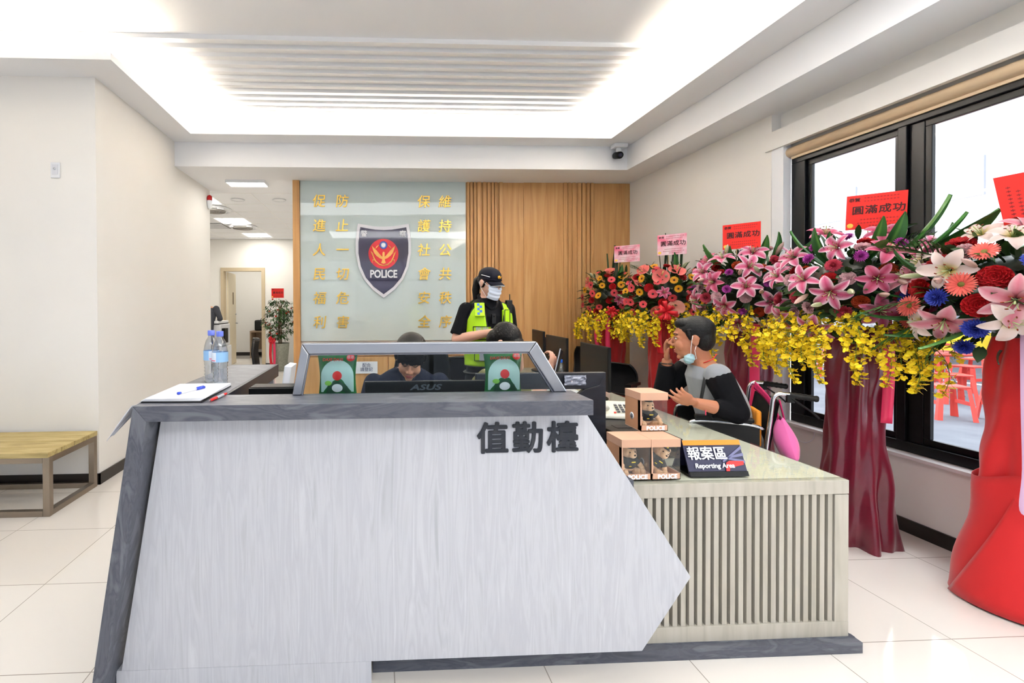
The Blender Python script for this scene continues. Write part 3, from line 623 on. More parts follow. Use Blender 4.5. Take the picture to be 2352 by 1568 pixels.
# black box, telephone, leaf
bx = thing('card_reader_box', 'low black box on the desk between the counter and the telephone', 'box', (1.30, 2.36, .713))
MB().box(-.10, .17, -.24, .38, 0, .085).build('casing', M_BLACK, bx, bevel=.004)
MB().box(-.045, .12, -.04, .02, .085, .088).build('slot_cover', M_SCREEN, bx)
M_TEL = mat('ivory_phone_plastic', (226, 224, 208), .4)
te = thing('telephone', 'ivory desk telephone with keypad behind the cardboard boxes', 'telephone', (1.385, 2.60, .799), R(-14))
MB().prism([(-.105, 0), (.105, 0), (.105, .065), (.05, .06), (-.105, .022)], 'x', -.10, .10).build('base', M_TEL, te, bevel=.008)
MB().tube([(-.065, -.09, .055), (-.066, -.06, .075), (-.066, .05, .098), (-.065, .095, .092)], [.022, .014, .014, .024], 12).build('handset', M_TEL, te)
PTb = Matrix.Translation((.03, -.03, .049)) @ Matrix.Rotation(R(15), 4, 'X')
kp = MB()
for i in range(3):
    for j in range(4): kp.box(-.03+.026*i, -.014+.026*i, -.05+.026*j, -.036+.026*j, -.002, .003, PTb)
kp.build('keypad', mat('phone_key_grey', (70, 72, 78), .5), te)
MB().box(-.05, -.038, -.062, -.052, -.002, .003, PTb).build('red_key', mat('red_print'), te)
MB().tube(outline([(-.09, -.10, .03), (-.14, -.12, .01), (-.17, -.04, .008), (-.14, .03, .008), (-.18, .08, .008)], 5, False), .003, 6).build('cord', M_BLACK, te)
lv = tag(MB().grid(lambda u, w: ((u-.5)*.05*sin(pi*min(.05+w*.9, 1)), -.04+.08*w, .003+.01*sin(pi*w)), 6, 8).build('fallen_leaf', mat('fresh_green_leaf', (108, 176, 70), .5), solid=.0008, loc=(1.60, 3.02, .714), rot=(0, 0, R(50))), 'small green leaf fallen on the desk behind the telephone', 'leaf')
stk = thing('document_box', 'low box under the blue capped bottle on the desk', 'box', (1.47, 3.6, .713))
MB().box(-.1, .1, -.12, .12, 0, .05).build('body', M_WHITEP, stk); MB().box(-.102, .102, -.122, .122, .05, .062).build('lid', M_WHITEP, stk)
bottle((1.46, 3.55, .775), 'small clear bottle with bright blue cap beside the phone hand', 0, mat('bright_blue_cap', (24, 90, 200), .4), 1.0, False, True)
pb = thing('plastic_wrapper', 'crumpled clear plastic wrapper on the dark rear board of the counter', 'plastic wrapper', (1.0, 2.255, 1.02))
random.seed(8)
MB().grid(lambda u, w: (-.055+.11*u, -.015*noise.noise(V((u*5, w*5, 2)))-.006, .02+.05*w), 10, 6, smooth=False).build('film', mat('crinkled_film', (196, 200, 216), .12, trans=.5, spec=.8), pb, solid=.001)
# ================================================================== slatted bench at the left
be = thing('slatted_bench', 'low bench with four pale timber slats on a steel frame', 'bench', (-3.0, 3.49, 0))
X1b = .74
M_PINE = wood('pressure_treated_pine', [(.25, (150, 132, 84)), (.5, (180, 162, 110)), (.75, (194, 178, 128))], (1.2, 12, 12), .6, 2.5, 1.0)
for k in range(4):
    y0 = -.29+.1405*k
    MB().box(-1.2, X1b+.01, y0, y0+.134, .415, .45).build('slat', M_PINE, be, bevel=.003)
for k, (sx) in enumerate((X1b-.045, -.42)):
    for y0 in (-.265, .235): MB().box(sx, sx+.045, y0, y0+.04, 0, .414).build('leg', M_BSTEEL, be, bevel=.002)
    MB().box(sx, sx+.045, -.225, .235, .37, .413).build('cross_rail', M_BSTEEL, be, bevel=.002)
    MB().box(sx, sx+.045, -.225, .235, .0, .04).build('cross_rail', M_BSTEEL, be, bevel=.002)
for y0 in (-.265, .235):
    MB().box(-1.2, -.421, y0, y0+.04, .37, .413).box(-.374, X1b-.046, y0, y0+.04, .37, .413).box(-1.2, -.421, y0, y0+.04, .0, .04).box(-.374, X1b-.046, y0, y0+.04, 0, .04).build('long_rail', M_BSTEEL, be, bevel=.002)
MB().box(-.5, -.43, -.1, .0, 0, .05).build('foot_bracket', mat('dark_steel', (80, 82, 86), .4, 1), be)
# ================================================================== back office things
pr_ = thing('office_printer', 'pale grey office copier beyond the end of the left wall', 'printer', (-3.5, 9.7, 0))
MB().box(-.3, .36, -.3, .3, 0, .62).build('cabinet', M_WHITEP, pr_, bevel=.01)
MB().box(-.3, .33, -.3, .3, .63, 1.08).build('body', mat('pale_grey_plastic'), pr_, bevel=.015)
MB().box(-.3, .30, -.32, .3, 1.10, 1.15).build('lid', M_WHITEP, pr_, bevel=.01)
MB().box(-.3, .30, -.305, .29, 1.081, 1.099).build('gap_strip', M_BLACK, pr_)
MB().box(.335, .40, -.25, -.05, .7, 1.0).build('side_tray', M_BLACK, pr_)
dk = thing('small_office_desk', 'wooden desk end seen through the cream door', 'desk', (-3.1, 13.2, 0))
MB().box(-.45, .5, -.3, .3, .72, .76).build('top', mat('walnut_laminate', (150, 128, 106), .5), dk)
MB().box(-.45, -.41, -.29, .29, 0, .72).box(.46, .5, -.29, .29, 0, .72).box(-.41, .46, .2, .24, .2, .72).build('panel', mat('walnut_laminate'), dk)
cs = thing('desk_case', 'black case lying on the small wooden desk behind the door', 'case', (-3.25, 13.15, .76))
MB().box(-.2, .3, -.15, .15, 0, .3).build('body', M_BLACKM, cs, bevel=.04)
MB().tube([(-.05, 0, .3), (-.04, 0, .34), (.1, 0, .34), (.11, 0, .3)], .01, 8).build('handle', M_BLACK, cs)
# ================================================================== FLOWER STANDS
def pigment_mat(name, rough=.5, sub=0, spec=.35, sheen=0):
    m = mat(name, (255, 255, 255), rough, spec=spec, sheen=sheen); N, L, B = nodes(m)
    a = N.new('ShaderNodeAttribute'); a.attribute_name = 'pigment'; L.new(a.outputs['Color'], B.inputs['Base Color'])
    return m
M_PETAL = pigment_mat('petal_pigment', .55); M_LEAFP = pigment_mat('leaf_pigment', .38, spec=.5)
def mixc(a, b, t): t = max(0, min(1, t)); return tuple(a[i]+(b[i]-a[i])*t for i in range(3))
class CB:
    def __init__(s): s.v = []; s.f = []; s.c = []
    def grid(s, fn, cf, nu, nv, T=None):
        n = len(s.v)
        for j in range(nv+1):
            for i in range(nu+1):
                p = V(fn(i/nu, j/nv)); s.v.append(tuple(T @ p) if T is not None else tuple(p)); s.c.append(cf(i/nu, j/nv))
        for j in range(nv):
            for i in range(nu): a = n+j*(nu+1)+i; s.f.append((a, a+1, a+nu+2, a+nu+1))
        return s
    def merge(s, mb, col):
        n = len(s.v); s.v += mb.v; s.f += [tuple(i+n for i in f) for f in mb.f]; s.c += [col]*len(mb.v); return s
    def mesh(s, name, m, k=.74):
        me = bpy.data.meshes.new(name); me.from_pydata(s.v, [], s.f); me.polygons.foreach_set('use_smooth', [True]*len(me.polygons))
        at = me.color_attributes.new('pigment', 'FLOAT_COLOR', 'POINT')
        at.data.foreach_set('color', [x*k for c in s.c for x in lin(c)]); me.materials.append(m); return me
def petal(cb, L_, w, T, cf, lift=.3, curl=1.2, cup=.12, nu=4, nv=7, wpow=.75, tipw=0):
    """petal grows along +x from origin, z is the face normal; lift: initial angle, curl: total bend backwards"""
    pts = [(0, 0)]; a = lift
    for k in range(nv): pts.append((pts[-1][0]+L_/nv*cos(a), pts[-1][1]+L_/nv*sin(a))); a -= curl/nv
    def fn(u, t):
        k = t*nv; i = min(int(k), nv-1); f = k-i; x = pts[i][0]+(pts[i+1][0]-pts[i][0])*f; z = pts[i][1]+(pts[i+1][1]-pts[i][1])*f
        s_ = (u-.5)*2; ww = w*.5*max(sin(pi*min(1, t*.93+.05))**wpow, tipw*(t > .5)); return (x, s_*ww, z+cup*w*s_*s_*(1-.5*t))
    cb.grid(fn, cf, nu, nv, T)
def RZ(a): return Matrix.Rotation(a, 4, 'Z')
rnd = random.Random(11)
def lily(edge, mid, throat, seed, open_=1.0, rc=0):
    cb = CB(); r = random.Random(seed)
    for k in range(6):
        w = .058 if k % 2 else .044
        def cf(u, t): s_ = abs(u-.5)*2; c = mixc(mid, edge, s_**1.6*1.1+max(0, t-.75)*1.5); return mixc(throat, c, t*2.6)
        petal(cb, .112+r.uniform(-.008, .008), w, RZ(pi/3*k+r.uniform(-.08, .08)) @ Matrix.Translation((.006, 0, .003*(k % 2))), cf, lift=1.0*open_, curl=2.0*open_+r.uniform(-.4, .5), cup=.16, nv=8)
    for k in range(6):
        a = pi/3*k+.4; e = V((.028*cos(a), .028*sin(a), .062)); cb.merge(MB().tube([(0, 0, .01), tuple(e*.6+V((0, 0, .012))), tuple(e)], .0013, 5), (188, 210, 140)); cb.merge(MB().ell(tuple(e), (.003, .006, .0025), 6, 5), (140, 52, 24))
    cb.merge(MB().tube([(0, 0, .0), (.002, 0, .075)], [.0022, .003], 6), (196, 212, 150))
    return cb.mesh('lily', M_PETAL)
def gerbera(c1, c2, centre, rr=.04, n=22):
    cb = CB()
    for k in range(n):
        petal(cb, rr, .011, RZ(2*pi*k/n) @ Matrix.Translation((0, 0, .002*(k % 2))), lambda u, t: mixc(c1, c2, t), lift=.35, curl=.45, cup=.2, nu=2, nv=4, wpow=.45)
    cb.merge(MB().ell((0, 0, .004), (rr*.27, rr*.27, .006), 12, 6), centre)
    return cb.mesh('gerbera', M_PETAL)
def pom(c1, c2, rr=.036, n=90, name='chrysanthemum', wid=.010, flat=.75):
    cb = CB(); r = random.Random(5)
    for k in range(n):
        z = 1-(k+.5)/n*1.15; a = k*2.39996; q = sqrt(max(0, 1-z*z))
        d = V((q*cos(a), q*sin(a), z)).normalized(); T = d.to_track_quat('X', 'Z').to_matrix().to_4x4()
        L_ = rr*(.92+.12*r.random())*(1 if z < .6 else .85)
        petal(cb, L_*(flat+.25*(1-z)), wid, T, lambda u, t: mixc(c1, c2, t), lift=-.2, curl=-.7, cup=.3, nu=2, nv=3, wpow=.5)
    return cb.mesh(name, M_PETAL)
def carnation(c1, c2, rr=.034, name='carnation', layers=5):
    cb = CB(); r = random.Random(9)
    for l in range(layers):
        n = 5+l*2; R_ = rr*(.28+.72*l/(layers-1)); tilt = 1.35-1.15*l/(layers-1)
        for k in range(n):
            a = 2*pi*k/n+l*.7
            petal(cb, R_*1.15, R_*.95, RZ(a+r.uniform(-.1, .1)) @ Matrix.Translation((0, 0, .012*(1-l/(layers-1)))), lambda u, t: mixc(c1, c2, t+.25*sin(u*19)*t), lift=tilt, curl=tilt*.7, cup=.45, nu=5, nv=4, wpow=.35, tipw=.55)
    return cb.mesh(name, M_PETAL)
def anthurium(c1, c2, rr=.07):
    cb = CB()
    def fn(u, t):
        a = 2*pi*u; r = rr*t*(1-.28*cos(a))*(.62+.38*abs(cos(a*.5))**.4 if True else 1); return (r*cos(a)*1.0, r*sin(a)*.95, .012*t*t+.006*sin(a*3)*t)
    cb.grid(fn, lambda u, t: mixc(c1, c2, t+.10*sin(u*60)), 28, 6)
    cb.merge(MB().tube([(.004, 0, .004), (.018, 0, .022), (.036, 0, .030)], [.0055, .005, .0035], 8), (236, 204, 130))
    return cb.mesh('anthurium', M_PETAL)
def bud(c1, c2):
    cb = CB(); pr = [(.002, 0), (.008, .012), (.0125, .035), (.0135, .06), (.010, .085), (.003, .102), (.0005, .106)]
    def fn(u, t):
        k = t*(len(pr)-1); i = min(int(k), len(pr)-2); f = k-i; r = pr[i][0]+(pr[i+1][0]-pr[i][0])*f; z = pr[i][1]+(pr[i+1][1]-pr[i][1])*f; r *= 1+.08*cos(u*2*pi*3); return (r*cos(2*pi*u), r*sin(2*pi*u), z)
    cb.grid(fn, lambda u, t: mixc(c1, c2, t+.25*cos(u*2*pi*3)), 15, 12)
    return cb.mesh('lily_bud', M_PETAL)
def oncidium(seed, n=40, L_=.36):
    cb = CB(); r = random.Random(seed); pts = []; p = V((0, 0, 0)); a = .55
    for k in range(9): pts.append(p.copy()); p = p+V((cos(a), 0, sin(a)))*(L_/8); a -= .27
    cb.merge(MB().tube([tuple(q) for q in pts], [.0016]*9, 5), (92, 120, 44))
    for k in range(n):
        t = (.25+.75*(k/n)); i = min(int(t*8), 7); f = t*8-i; b = pts[i].lerp(pts[i+1], f); sp = .055*(1.1-t)+.012
        q = b+V((r.uniform(-.01, .02), r.uniform(-sp, sp), r.uniform(-sp, sp*.8))); cb.merge(MB().tube([tuple(b), tuple(q)], .0008, 4, caps=False), (110, 130, 50))
        T = Matrix.Translation(q) @ Euler((r.uniform(-1, 1), r.uniform(-.8, 1.2), r.uniform(-1.2, 1.2))).to_matrix().to_4x4() @ Matrix.Rotation(R(90), 4, 'Y')
        yl = mixc((255, 232, 50), (250, 212, 30), r.random())
        for j, (an, L2, w2) in enumerate(((0, .014, .022), (2.2, .009, .007), (-2.2, .009, .007), (pi, .008, .007))):
            petal(cb, L2*1.35, w2*1.4, T @ RZ(an), lambda u, t: mixc((224, 150, 20), yl, t*6+.5), lift=.25, curl=.4, cup=.1, nu=2, nv=3, wpow=.4)
    return cb.mesh('oncidium_spray', M_PETAL, .98)
def broad_leaf(c1, c2, L_=.30, w=.075, curl=.9):
    cb = CB(); petal(cb, L_, w, Matrix.Identity(4), lambda u, t: mixc(c1, c2, 1-abs(u-.5)*3.2 if abs(u-.5) < .12 else .25+.3*t), lift=.25, curl=curl, cup=.28, nu=6, nv=12, wpow=.8)
    return cb.mesh('broad_leaf', M_LEAFP)
def palm(L_=.42, n=17, c=(26, 70, 34)):
    cb = CB(); pts = []; p = V((0, 0, 0)); a = .2
    for k in range(n+1): pts.append(p.copy()); p = p+V((cos(a), 0, sin(a)))*(L_/n); a -= .05
    cb.merge(MB().tube([tuple(q) for q in pts], .0022, 5), (70, 104, 40))
    for k in range(2, n+1):
        for s_ in (-1, 1):
            l = .17*sin(pi*min(1, k/n*.85+.12))+.02
            petal(cb, l, .011, Matrix.Translation(pts[k]) @ RZ(s_*(.95-.4*k/n)), lambda u, t: mixc(c, (60, 110, 44), t), lift=.15, curl=.5, cup=.2, nu=1, nv=4, wpow=.5)
    return cb.mesh('palm_frond', M_LEAFP)
def sword(L_=.5, w=.026):
    cb = CB(); petal(cb, L_, w, Matrix.Identity(4), lambda u, t: mixc((20, 46, 22), (38, 72, 30), t), lift=0, curl=.08, cup=.25, nu=2, nv=6, wpow=.12)
    return cb.mesh('sword_leaf', M_LEAFP)
def foliage(seed, rad):
    cb = CB(); r = random.Random(seed)
    for k in range(330):
        z = r.uniform(-.9, .95); a = r.uniform(0, 2*pi); q = sqrt(1-z*z); d = V((q*cos(a), q*sin(a), z)); p = V((d.x*rad[0], d.y*rad[1], d.z*rad[2]))*r.uniform(.5, .97)
        T = Matrix.Translation(p) @ (d+V((r.uniform(-.5, .5), r.uniform(-.5, .5), r.uniform(-.3, .6)))).to_track_quat('X', 'Z').to_matrix().to_4x4() @ Matrix.Rotation(r.uniform(-1, 1), 4, 'X')
        g = mixc((18, 44, 22), (62, 98, 36), r.random()**1.6)
        petal(cb, r.uniform(.06, .13), r.uniform(.022, .05), T, lambda u, t: mixc(g, mixc(g, (110, 150, 60), .35), t), lift=.2, curl=.8, cup=.2, nu=2, nv=4)
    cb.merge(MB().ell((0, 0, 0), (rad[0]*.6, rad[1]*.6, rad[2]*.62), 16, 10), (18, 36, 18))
    return cb.mesh('foliage', M_LEAFP)
LP = [lily((246, 226, 232), (206, 70, 118), (170, 36, 70), s) for s in (1, 2)]
LD = [lily((226, 150, 176), (186, 58, 98), (140, 24, 56), s) for s in (3, 4)]
LW = [lily((244, 226, 222), (240, 214, 206), (222, 196, 90), s) for s in (5, 6)]
LX = [lily((238, 196, 200), (226, 130, 150), (196, 80, 90), 7, .8)]
GC = gerbera((232, 60, 74), (246, 96, 104), (50, 14, 16)); GY = gerbera((226, 130, 10), (250, 192, 30), (44, 26, 10)); GS = gerbera((240, 84, 76), (250, 120, 108), (120, 110, 40), .055, 30)
PM = pom((170, 30, 150), (226, 98, 206)); PB = pom((38, 44, 160), (86, 104, 226), .042, 110); PC = pom((214, 40, 74), (238, 96, 118), .040, 130, 'chrysanthemum', .012, .8)
CR = carnation((130, 6, 18), (206, 20, 30)); CP = carnation((226, 150, 160), (248, 204, 208)); CO = carnation((150, 34, 16), (206, 78, 34))
AN = anthurium((232, 92, 92), (242, 130, 122)); ANP = anthurium((238, 150, 128), (248, 176, 156), .085)
BU = bud((150, 170, 110), (240, 232, 206)); BP = bud((190, 150, 130), (244, 206, 200))
ON = [oncidium(s) for s in (1, 2, 3)]
BL = [broad_leaf((14, 66, 30), (96, 150, 70)), broad_leaf((30, 96, 38), (120, 176, 84), .34, .085, .5)]
PF = palm(); SW = sword()
NAMES = {}
def put(me, name, root, p, d, roll=0, s=1.0, up='Z'):
    o = bpy.data.objects.new(name, me); COL.objects.link(o); o.parent = root
    q = V(d).normalized().to_track_quat(up, 'Y' if up == 'Z' else 'Z')
    o.matrix_local = Matrix.Translation(p) @ q.to_matrix().to_4x4() @ Matrix.Rotation(roll, 4, up) @ Matrix.Scale(s, 4)
    return o
def drape(root, prof, m, seed, folds=9, amp=.014, name='drape', twist=.4):
    def fn(u, w):
        k = w*(len(prof)-1); i = min(int(k), len(prof)-2); f = k-i; r = prof[i][0]+(prof[i+1][0]-prof[i][0])*f; z = prof[i][1]+(prof[i+1][1]-prof[i][1])*f
        a = 2*pi*u; q = amp*(.35+abs(2*w-1))*(sin(folds*a+twist*6*w+seed)+.6*sin(folds*1.7*a-4*w+seed*2))+.020*noise.noise(V((cos(a)*1.5, sin(a)*1.5+seed, z*5)))
        r = max(.02, r+q*min(1, r/.08)); return (r*cos(a), r*sin(a), z)
    mb = MB().grid(fn, 90, 44); mb.v = [tuple(p) for p in mb.v]
    return mb.build(name, m, root)
def bow(root, loc, m, s, seed, yaw):
    r = random.Random(seed); T0 = Matrix.Translation(loc) @ Matrix.Rotation(yaw, 4, 'Z'); mb = MB()
    for k in range(11):
        a = 2*pi*k/11+r.uniform(-.2, .2); L_ = s*r.uniform(.75, 1.1); w = s*.36
        T = T0 @ Matrix.Rotation(a, 4, 'Y') @ Matrix.Rotation(r.uniform(-.5, .3), 4, 'Z')
        mb.grid(lambda u, t: (L_*sin(pi*t)*1.0*(1 if t < .5 else .96), -L_*.28*sin(2*pi*t)-.02, (u-.5)*w*(.35+.65*sin(pi*t))), 2, 12, T)
    return mb.build('ribbon_bow', m, root, solid=.001)
def tail(root, pts, w, m, name='ribbon_tail', yaw=0):
    P = outline(pts, 6, False); n = len(P)-1
    c, s_ = cos(yaw), sin(yaw)
    return MB().grid(lambda u, t: (P[int(round(t*n))][0]+(u-.5)*w*c, P[int(round(t*n))][1]+(u-.5)*w*s_, P[int(round(t*n))][2]), 2, n).build(name, m, root, solid=.0008)
M_CARDR = mat('red_card', (222, 34, 24), .6); M_CARDRED_D = mat('dark_card_ink', (60, 10, 12), .6)
M_CARDP = tex_noise(mat('pink_floral_card', (240, 150, 170), .6), [(.35, (236, 110, 140)), (.55, (246, 196, 210)), (.7, (250, 226, 230))], nscale=9, detail=2)
def card(root, loc, w, h, yaw, roll, m, big, vertical=False, corner=True):
    c = bpy.data.objects.new('message_card', None)
    T = Matrix.Translation(loc) @ Matrix.Rotation(yaw, 4, 'Z') @ Matrix.Rotation(roll, 4, 'Y')
    k = MB().box(-w/2, w/2, -.001, .001, -h/2, h/2).build('message_card', m, root); k.matrix_local = T
    if vertical:
        for i, ch in enumerate(big): text(ch, h*.19, M_CARDRED_D, k, 'lettering', (w*.0, -.0018, h*(.36-.235*i)), off=.001)
        small = [(-.36, .30, 9), (-.25, .22, 11), (.34, .3, 8)]
        mb = MB()
        for x, z0, n in small:
            for j in range(n):
                zz = (z0-.062*j)*h
                if zz > -h*.46: mb.box(x*w-.007, x*w+.007, -.0016, -.001, zz-.0025, zz+.0025).box(x*w-.0015, x*w+.0015, -.0016, -.001, zz-.006, zz+.006)
        mb.build('small_print', mat('faded_card_ink', (150, 24, 24), .6), k)
    else:
        text(big, h*.26, M_CARDRED_D, k, 'lettering', (.01, -.0018, h*.04), off=.0009, spacing=1.1)
        text('恭賀', h*.12, M_CARDRED_D, k, 'heading', (-w*.36, -.0018, h*.36), off=.0004)
        for gi, (z, x0, x1) in enumerate(((.40, -.2, .38), (.31, -.2, .34), (-.22, -.25, .34), (-.32, -.3, .40), (-.41, -.1, .36))):
            if gi in (0, 2): mb = MB()
            x = x0*w
            while x < x1*w: mb.box(x, x+h*.045, -.0016, -.001, z*h-h*.006, z*h+h*.010).box(x+h*.02, x+h*.027, -.0016, -.001, z*h-h*.025, z*h+h*.025); x += h*.065
            if gi in (1, 4): mb.build('small_print', mat('faded_card_ink', (150, 24, 24), .6), k)
        if corner: MB().ell((-w*.42, -.001, -h*.38), (w*.06, .001, h*.07), 10, 6).build('corner_flower', mat('orange_card_flower', (250, 200, 80), .5), k)
    a = T @ V((-.03, .004, -h*.3)); b = T @ V((.03, .004, -h*.3))
    MB().tube([tuple(a), (a.x, a.y, a.z-.45)], .003, 6).build('card_stick', mat('bamboo_stick', (150, 130, 90), .6), root)
    MB().tube([tuple(b), (b.x, b.y, b.z-.45)], .003, 6).build('card_stick', mat('bamboo_stick'), root)
def stand(name_lab, base, cz, rad, recipe, seed, group='congratulation flower stands', onc=12, leaves=(), view=None, palms=(), swords=0, rmin=.0, amax=1.5):
    root = thing('flower_stand', name_lab, 'flower stand', (base[0], base[1], 0), 0, group); r = random.Random(seed)
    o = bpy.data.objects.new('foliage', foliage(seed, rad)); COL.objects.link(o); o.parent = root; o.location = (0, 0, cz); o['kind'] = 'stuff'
    MB().tube([(0, 0, .02), (0, 0, cz-.1)], .03, 12).tube([(0, 0, 0), (0, 0, .02)], .12, 20).build('stand_pole', mat('white_stand_metal', (230, 230, 230), .4), root)
    to = V((-base[0], -base[1], 1.5-cz)).normalized(); side = V((-to.y, to.x, 0)).normalized(); upv = V((0, 0, 1))
    placed = []
    for mes, name, n, s0, s1, zb, dep in recipe:
        for k in range(n):
            best = None
            for tr in range(24):
                a = r.uniform(-1.35, 1.35); z = max(-.75, min(.92, r.gauss(zb, .38))); q = sqrt(1-z*z)
                d = (to*cos(a)+side*sin(a))*q; d.z = z; d.normalize()
                m_ = min([(d-e).length for e in placed] or [9])
                if best is None or m_ > best[0]: best = (m_, d)
            d = best[1]; placed.append(d)
            p = V((d.x*rad[0], d.y*rad[1], d.z*rad[2]))*(dep+r.uniform(-.03, .05)); p.z += cz
            dd = (d+to*.45+V((r.uniform(-.55, .55), r.uniform(-.55, .55), r.uniform(-.5, .45))))
            put(mes[r.randrange(len(mes))] if isinstance(mes, list) else mes, name, root, p, dd, r.uniform(0, 6.28), r.uniform(s0, s1))
    for k in range(onc):
        a = -1.5+(1.5+amax)*(k+.5)/onc+r.uniform(-.12, .12); lay = k % 3
        d = (to*cos(a)+side*sin(a)); p = d*rad[0]*(.55+.15*lay); p.z = cz-rad[2]*(.55+.12*lay)+r.uniform(-.03, .03)
        ob = put(ON[k % 3], 'oncidium_spray', root, p, V((d.x, d.y, -.25-.35*lay+r.uniform(-.1, .1))), r.uniform(-.3, .3), r.uniform(.8, 1.1), 'X')
    for k, (a, el, s_, kind) in enumerate(leaves):
        d = (to*cos(a)+side*sin(a))*cos(el); d.z = sin(el); p = V((d.x*rad[0]*.6, d.y*rad[1]*.6, cz+d.z*rad[2]*.6))
        put(BL[kind], 'broad_leaf', root, p, d, r.uniform(-.5, .5)+pi, s_*1.18, 'X')
    for a, el, s_ in palms:
        d = (to*cos(a)+side*sin(a))*cos(el); d.z = sin(el); p = V((d.x*rad[0]*.5, d.y*rad[1]*.5, cz+d.z*rad[2]*.5)); put(PF, 'palm_frond', root, p, d, r.uniform(-.4, .4), s_, 'X')
    for k in range(swords):
        p = V((side.x*(-.03+.028*k), side.y*(-.03+.028*k), cz+.1)); put(SW, 'sword_leaf', root, p, (r.uniform(-.05, .05), r.uniform(-.05, .05), 1), r.uniform(-.6, .6), .85+.25*((k*7) % 5)/5, 'X')
    return root, to, side
M_SATR = mat('red_crepe_cloth', (166, 14, 16), .7, sheen=.3); M_SATM = mat('maroon_satin', (104, 4, 34), .28, sheen=.15, spec=.7, coat=.2)
M_RIB = mat('glossy_red_ribbon', (214, 32, 44), .3); M_RIBP = mat('glossy_pink_ribbon', (236, 60, 104), .3); M_RIBL = mat('lilac_satin_ribbon', (224, 186, 220), .35); M_FELT = mat('red_felt_wrap', (206, 20, 26), .65, sheen=.3)
RED = [([GC], 'gerbera', 20, .95, 1.2, -.2, 1.0), ([AN], 'anthurium', 3, 1.0, 1.2, .15, 1.02), ([GY], 'gerbera', 10, .85, 1.1, .3, .98), ([CR], 'carnation', 9, .9, 1.15, .35, .95), (LD, 'lily', 3, .6, .75, .0, .95), ([BU], 'lily_bud', 3, .8, 1, .5, .95)]
s1, to, sd = stand('flower stand with gerberas and a pink card, farthest back against the oak wall', (2.80, 5.30), 1.53, (.33, .33, .32), RED, 21, onc=26, swords=5, leaves=((.5, 1.0, .7, 0),), palms=((-.3, .9, .6),))
drape(s1, [(.15, .0), (.14, .35), (.135, .8), (.14, 1.05), (.10, 1.3)], M_SATR, 1)
card(s1, (.07, -.20, 2.03), .27, .19, R(-44), 0, M_CARDP, '圓滿成功')
bow(s1, (-.16, -.30, 1.37), M_RIB, .075, 1, R(-25)); tail(s1, [(-.18, -.25, 1.3), (-.19, -.27, 1.0), (-.16, -.25, .80)], .045, M_RIBP, yaw=R(-30)); tail(s1, [(-.26, -.2, 1.3), (-.29, -.2, 1.1), (-.27, -.2, .95)], .04, M_RIBP, yaw=R(-30))
s2, to, sd = stand('flower stand with gerberas, anthuriums and a pink card beside a fan of tall sword leaves', (2.90, 4.46), 1.54, (.36, .36, .31), RED, 33, onc=26, swords=7, leaves=((.4, 1.0, .8, 0),), palms=((-.9, .8, .7), (.9, .7, .6)))
put(ANP, 'anthurium', s2, V((-.12, -.33, 1.42)), (-.4, -1, .1), 2.2, 1.0); put(AN, 'anthurium', s2, V((-.20, -.26, 1.72)), (-.6, -1, .1), 1.2, 1.15)
drape(s2, [(.15, .0), (.14, .35), (.14, .8), (.14, 1.05), (.10, 1.3)], M_SATR, 2)
card(s2, (-.02, -.14, 2.03), .25, .20, R(-46), 0, M_CARDP, '圓滿成功')
bow(s2, (-.20, -.33, 1.38), M_RIB, .10, 2, R(-25)); tail(s2, [(-.22, -.26, 1.3), (-.24, -.28, 1.1), (-.21, -.27, .98)], .05, M_RIB, yaw=R(-30))
LIL = [(LP+LP+LD, 'lily', 17, .85, 1.08, .05, 1.0), ([PC], 'chrysanthemum', 5, .9, 1.15, .1, .98), ([PM], 'chrysanthemum', 8, .8, 1.0, .3, 1.0), ([CP], 'carnation', 9, .9, 1.1, -.2, .97), ([CR, CO], 'carnation', 9, .9, 1.2, .2, .9), ([BU, BP], 'lily_bud', 9, .9, 1.1, .3, .98)]
LV = ((-.95, .85, .75, 1), (.75, .95, .85, 0), (.95, .7, 1.0, 1), (1.2, .5, .9, 0), (-.55, .95, .6, 0), (1.35, .3, 1.0, 1), (1.5, .7, .9, 0), (.5, 1.1, .65, 1), (-.9, -.3, .7, 0), (.3, -.2, .6, 0), (.9, -.2, .7, 1))
s3, to, sd = stand('flower stand of pink stargazer lilies behind the man in the wheelchair, with a red card', (2.92, 3.45), 1.55, (.36, .36, .33), LIL, 47, onc=30, leaves=LV, palms=((1.1, .3, .8), (.8, .6, .7)))
drape(s3, [(.16, .0), (.15, .35), (.14, .8), (.14, 1.05), (.10, 1.3)], M_SATM, 3)
card(s3, (-.16, -.12, 1.96), .235, .19, R(-52), R(0), M_CARDR, '圓滿成功')
tail(s3, [(-.12, -.2, 1.3), (-.13, -.21, .8), (-.12, -.2, .35)], .06, M_RIBP, yaw=R(-40))
s4, to, sd = stand('lily and orchid flower stand with full maroon satin drape before the window mullion', (2.93, 2.66), 1.53, (.37, .37, .34), [(LD+LP+LD, 'lily', 18, .85, 1.05, .0, 1.0)]+LIL[1:], 58, amax=.95, onc=34, leaves=LV+((1.0, .6, 1.2, 1), (1.3, .35, 1.15, 1), (.85, .85, 1.1, 1), (-.6, .8, .8, 0)), palms=((1.2, .5, .8), (.9, .8, .7)))
drape(s4, [(.17, .0), (.165, .12), (.155, .35), (.135, .52), (.125, .7), (.12, .9), (.125, 1.1), (.10, 1.3)], M_SATM, 7, 6, .022)
card(s4, (.01, -.10, 1.99), .25, .205, R(-56), R(2), M_CARDR, '圓滿成功')
tail(s4, [(.02, -.15, 1.35), (.03, -.16, 1.1), (.02, -.155, .75)], .05, M_RIBP, yaw=R(-30))
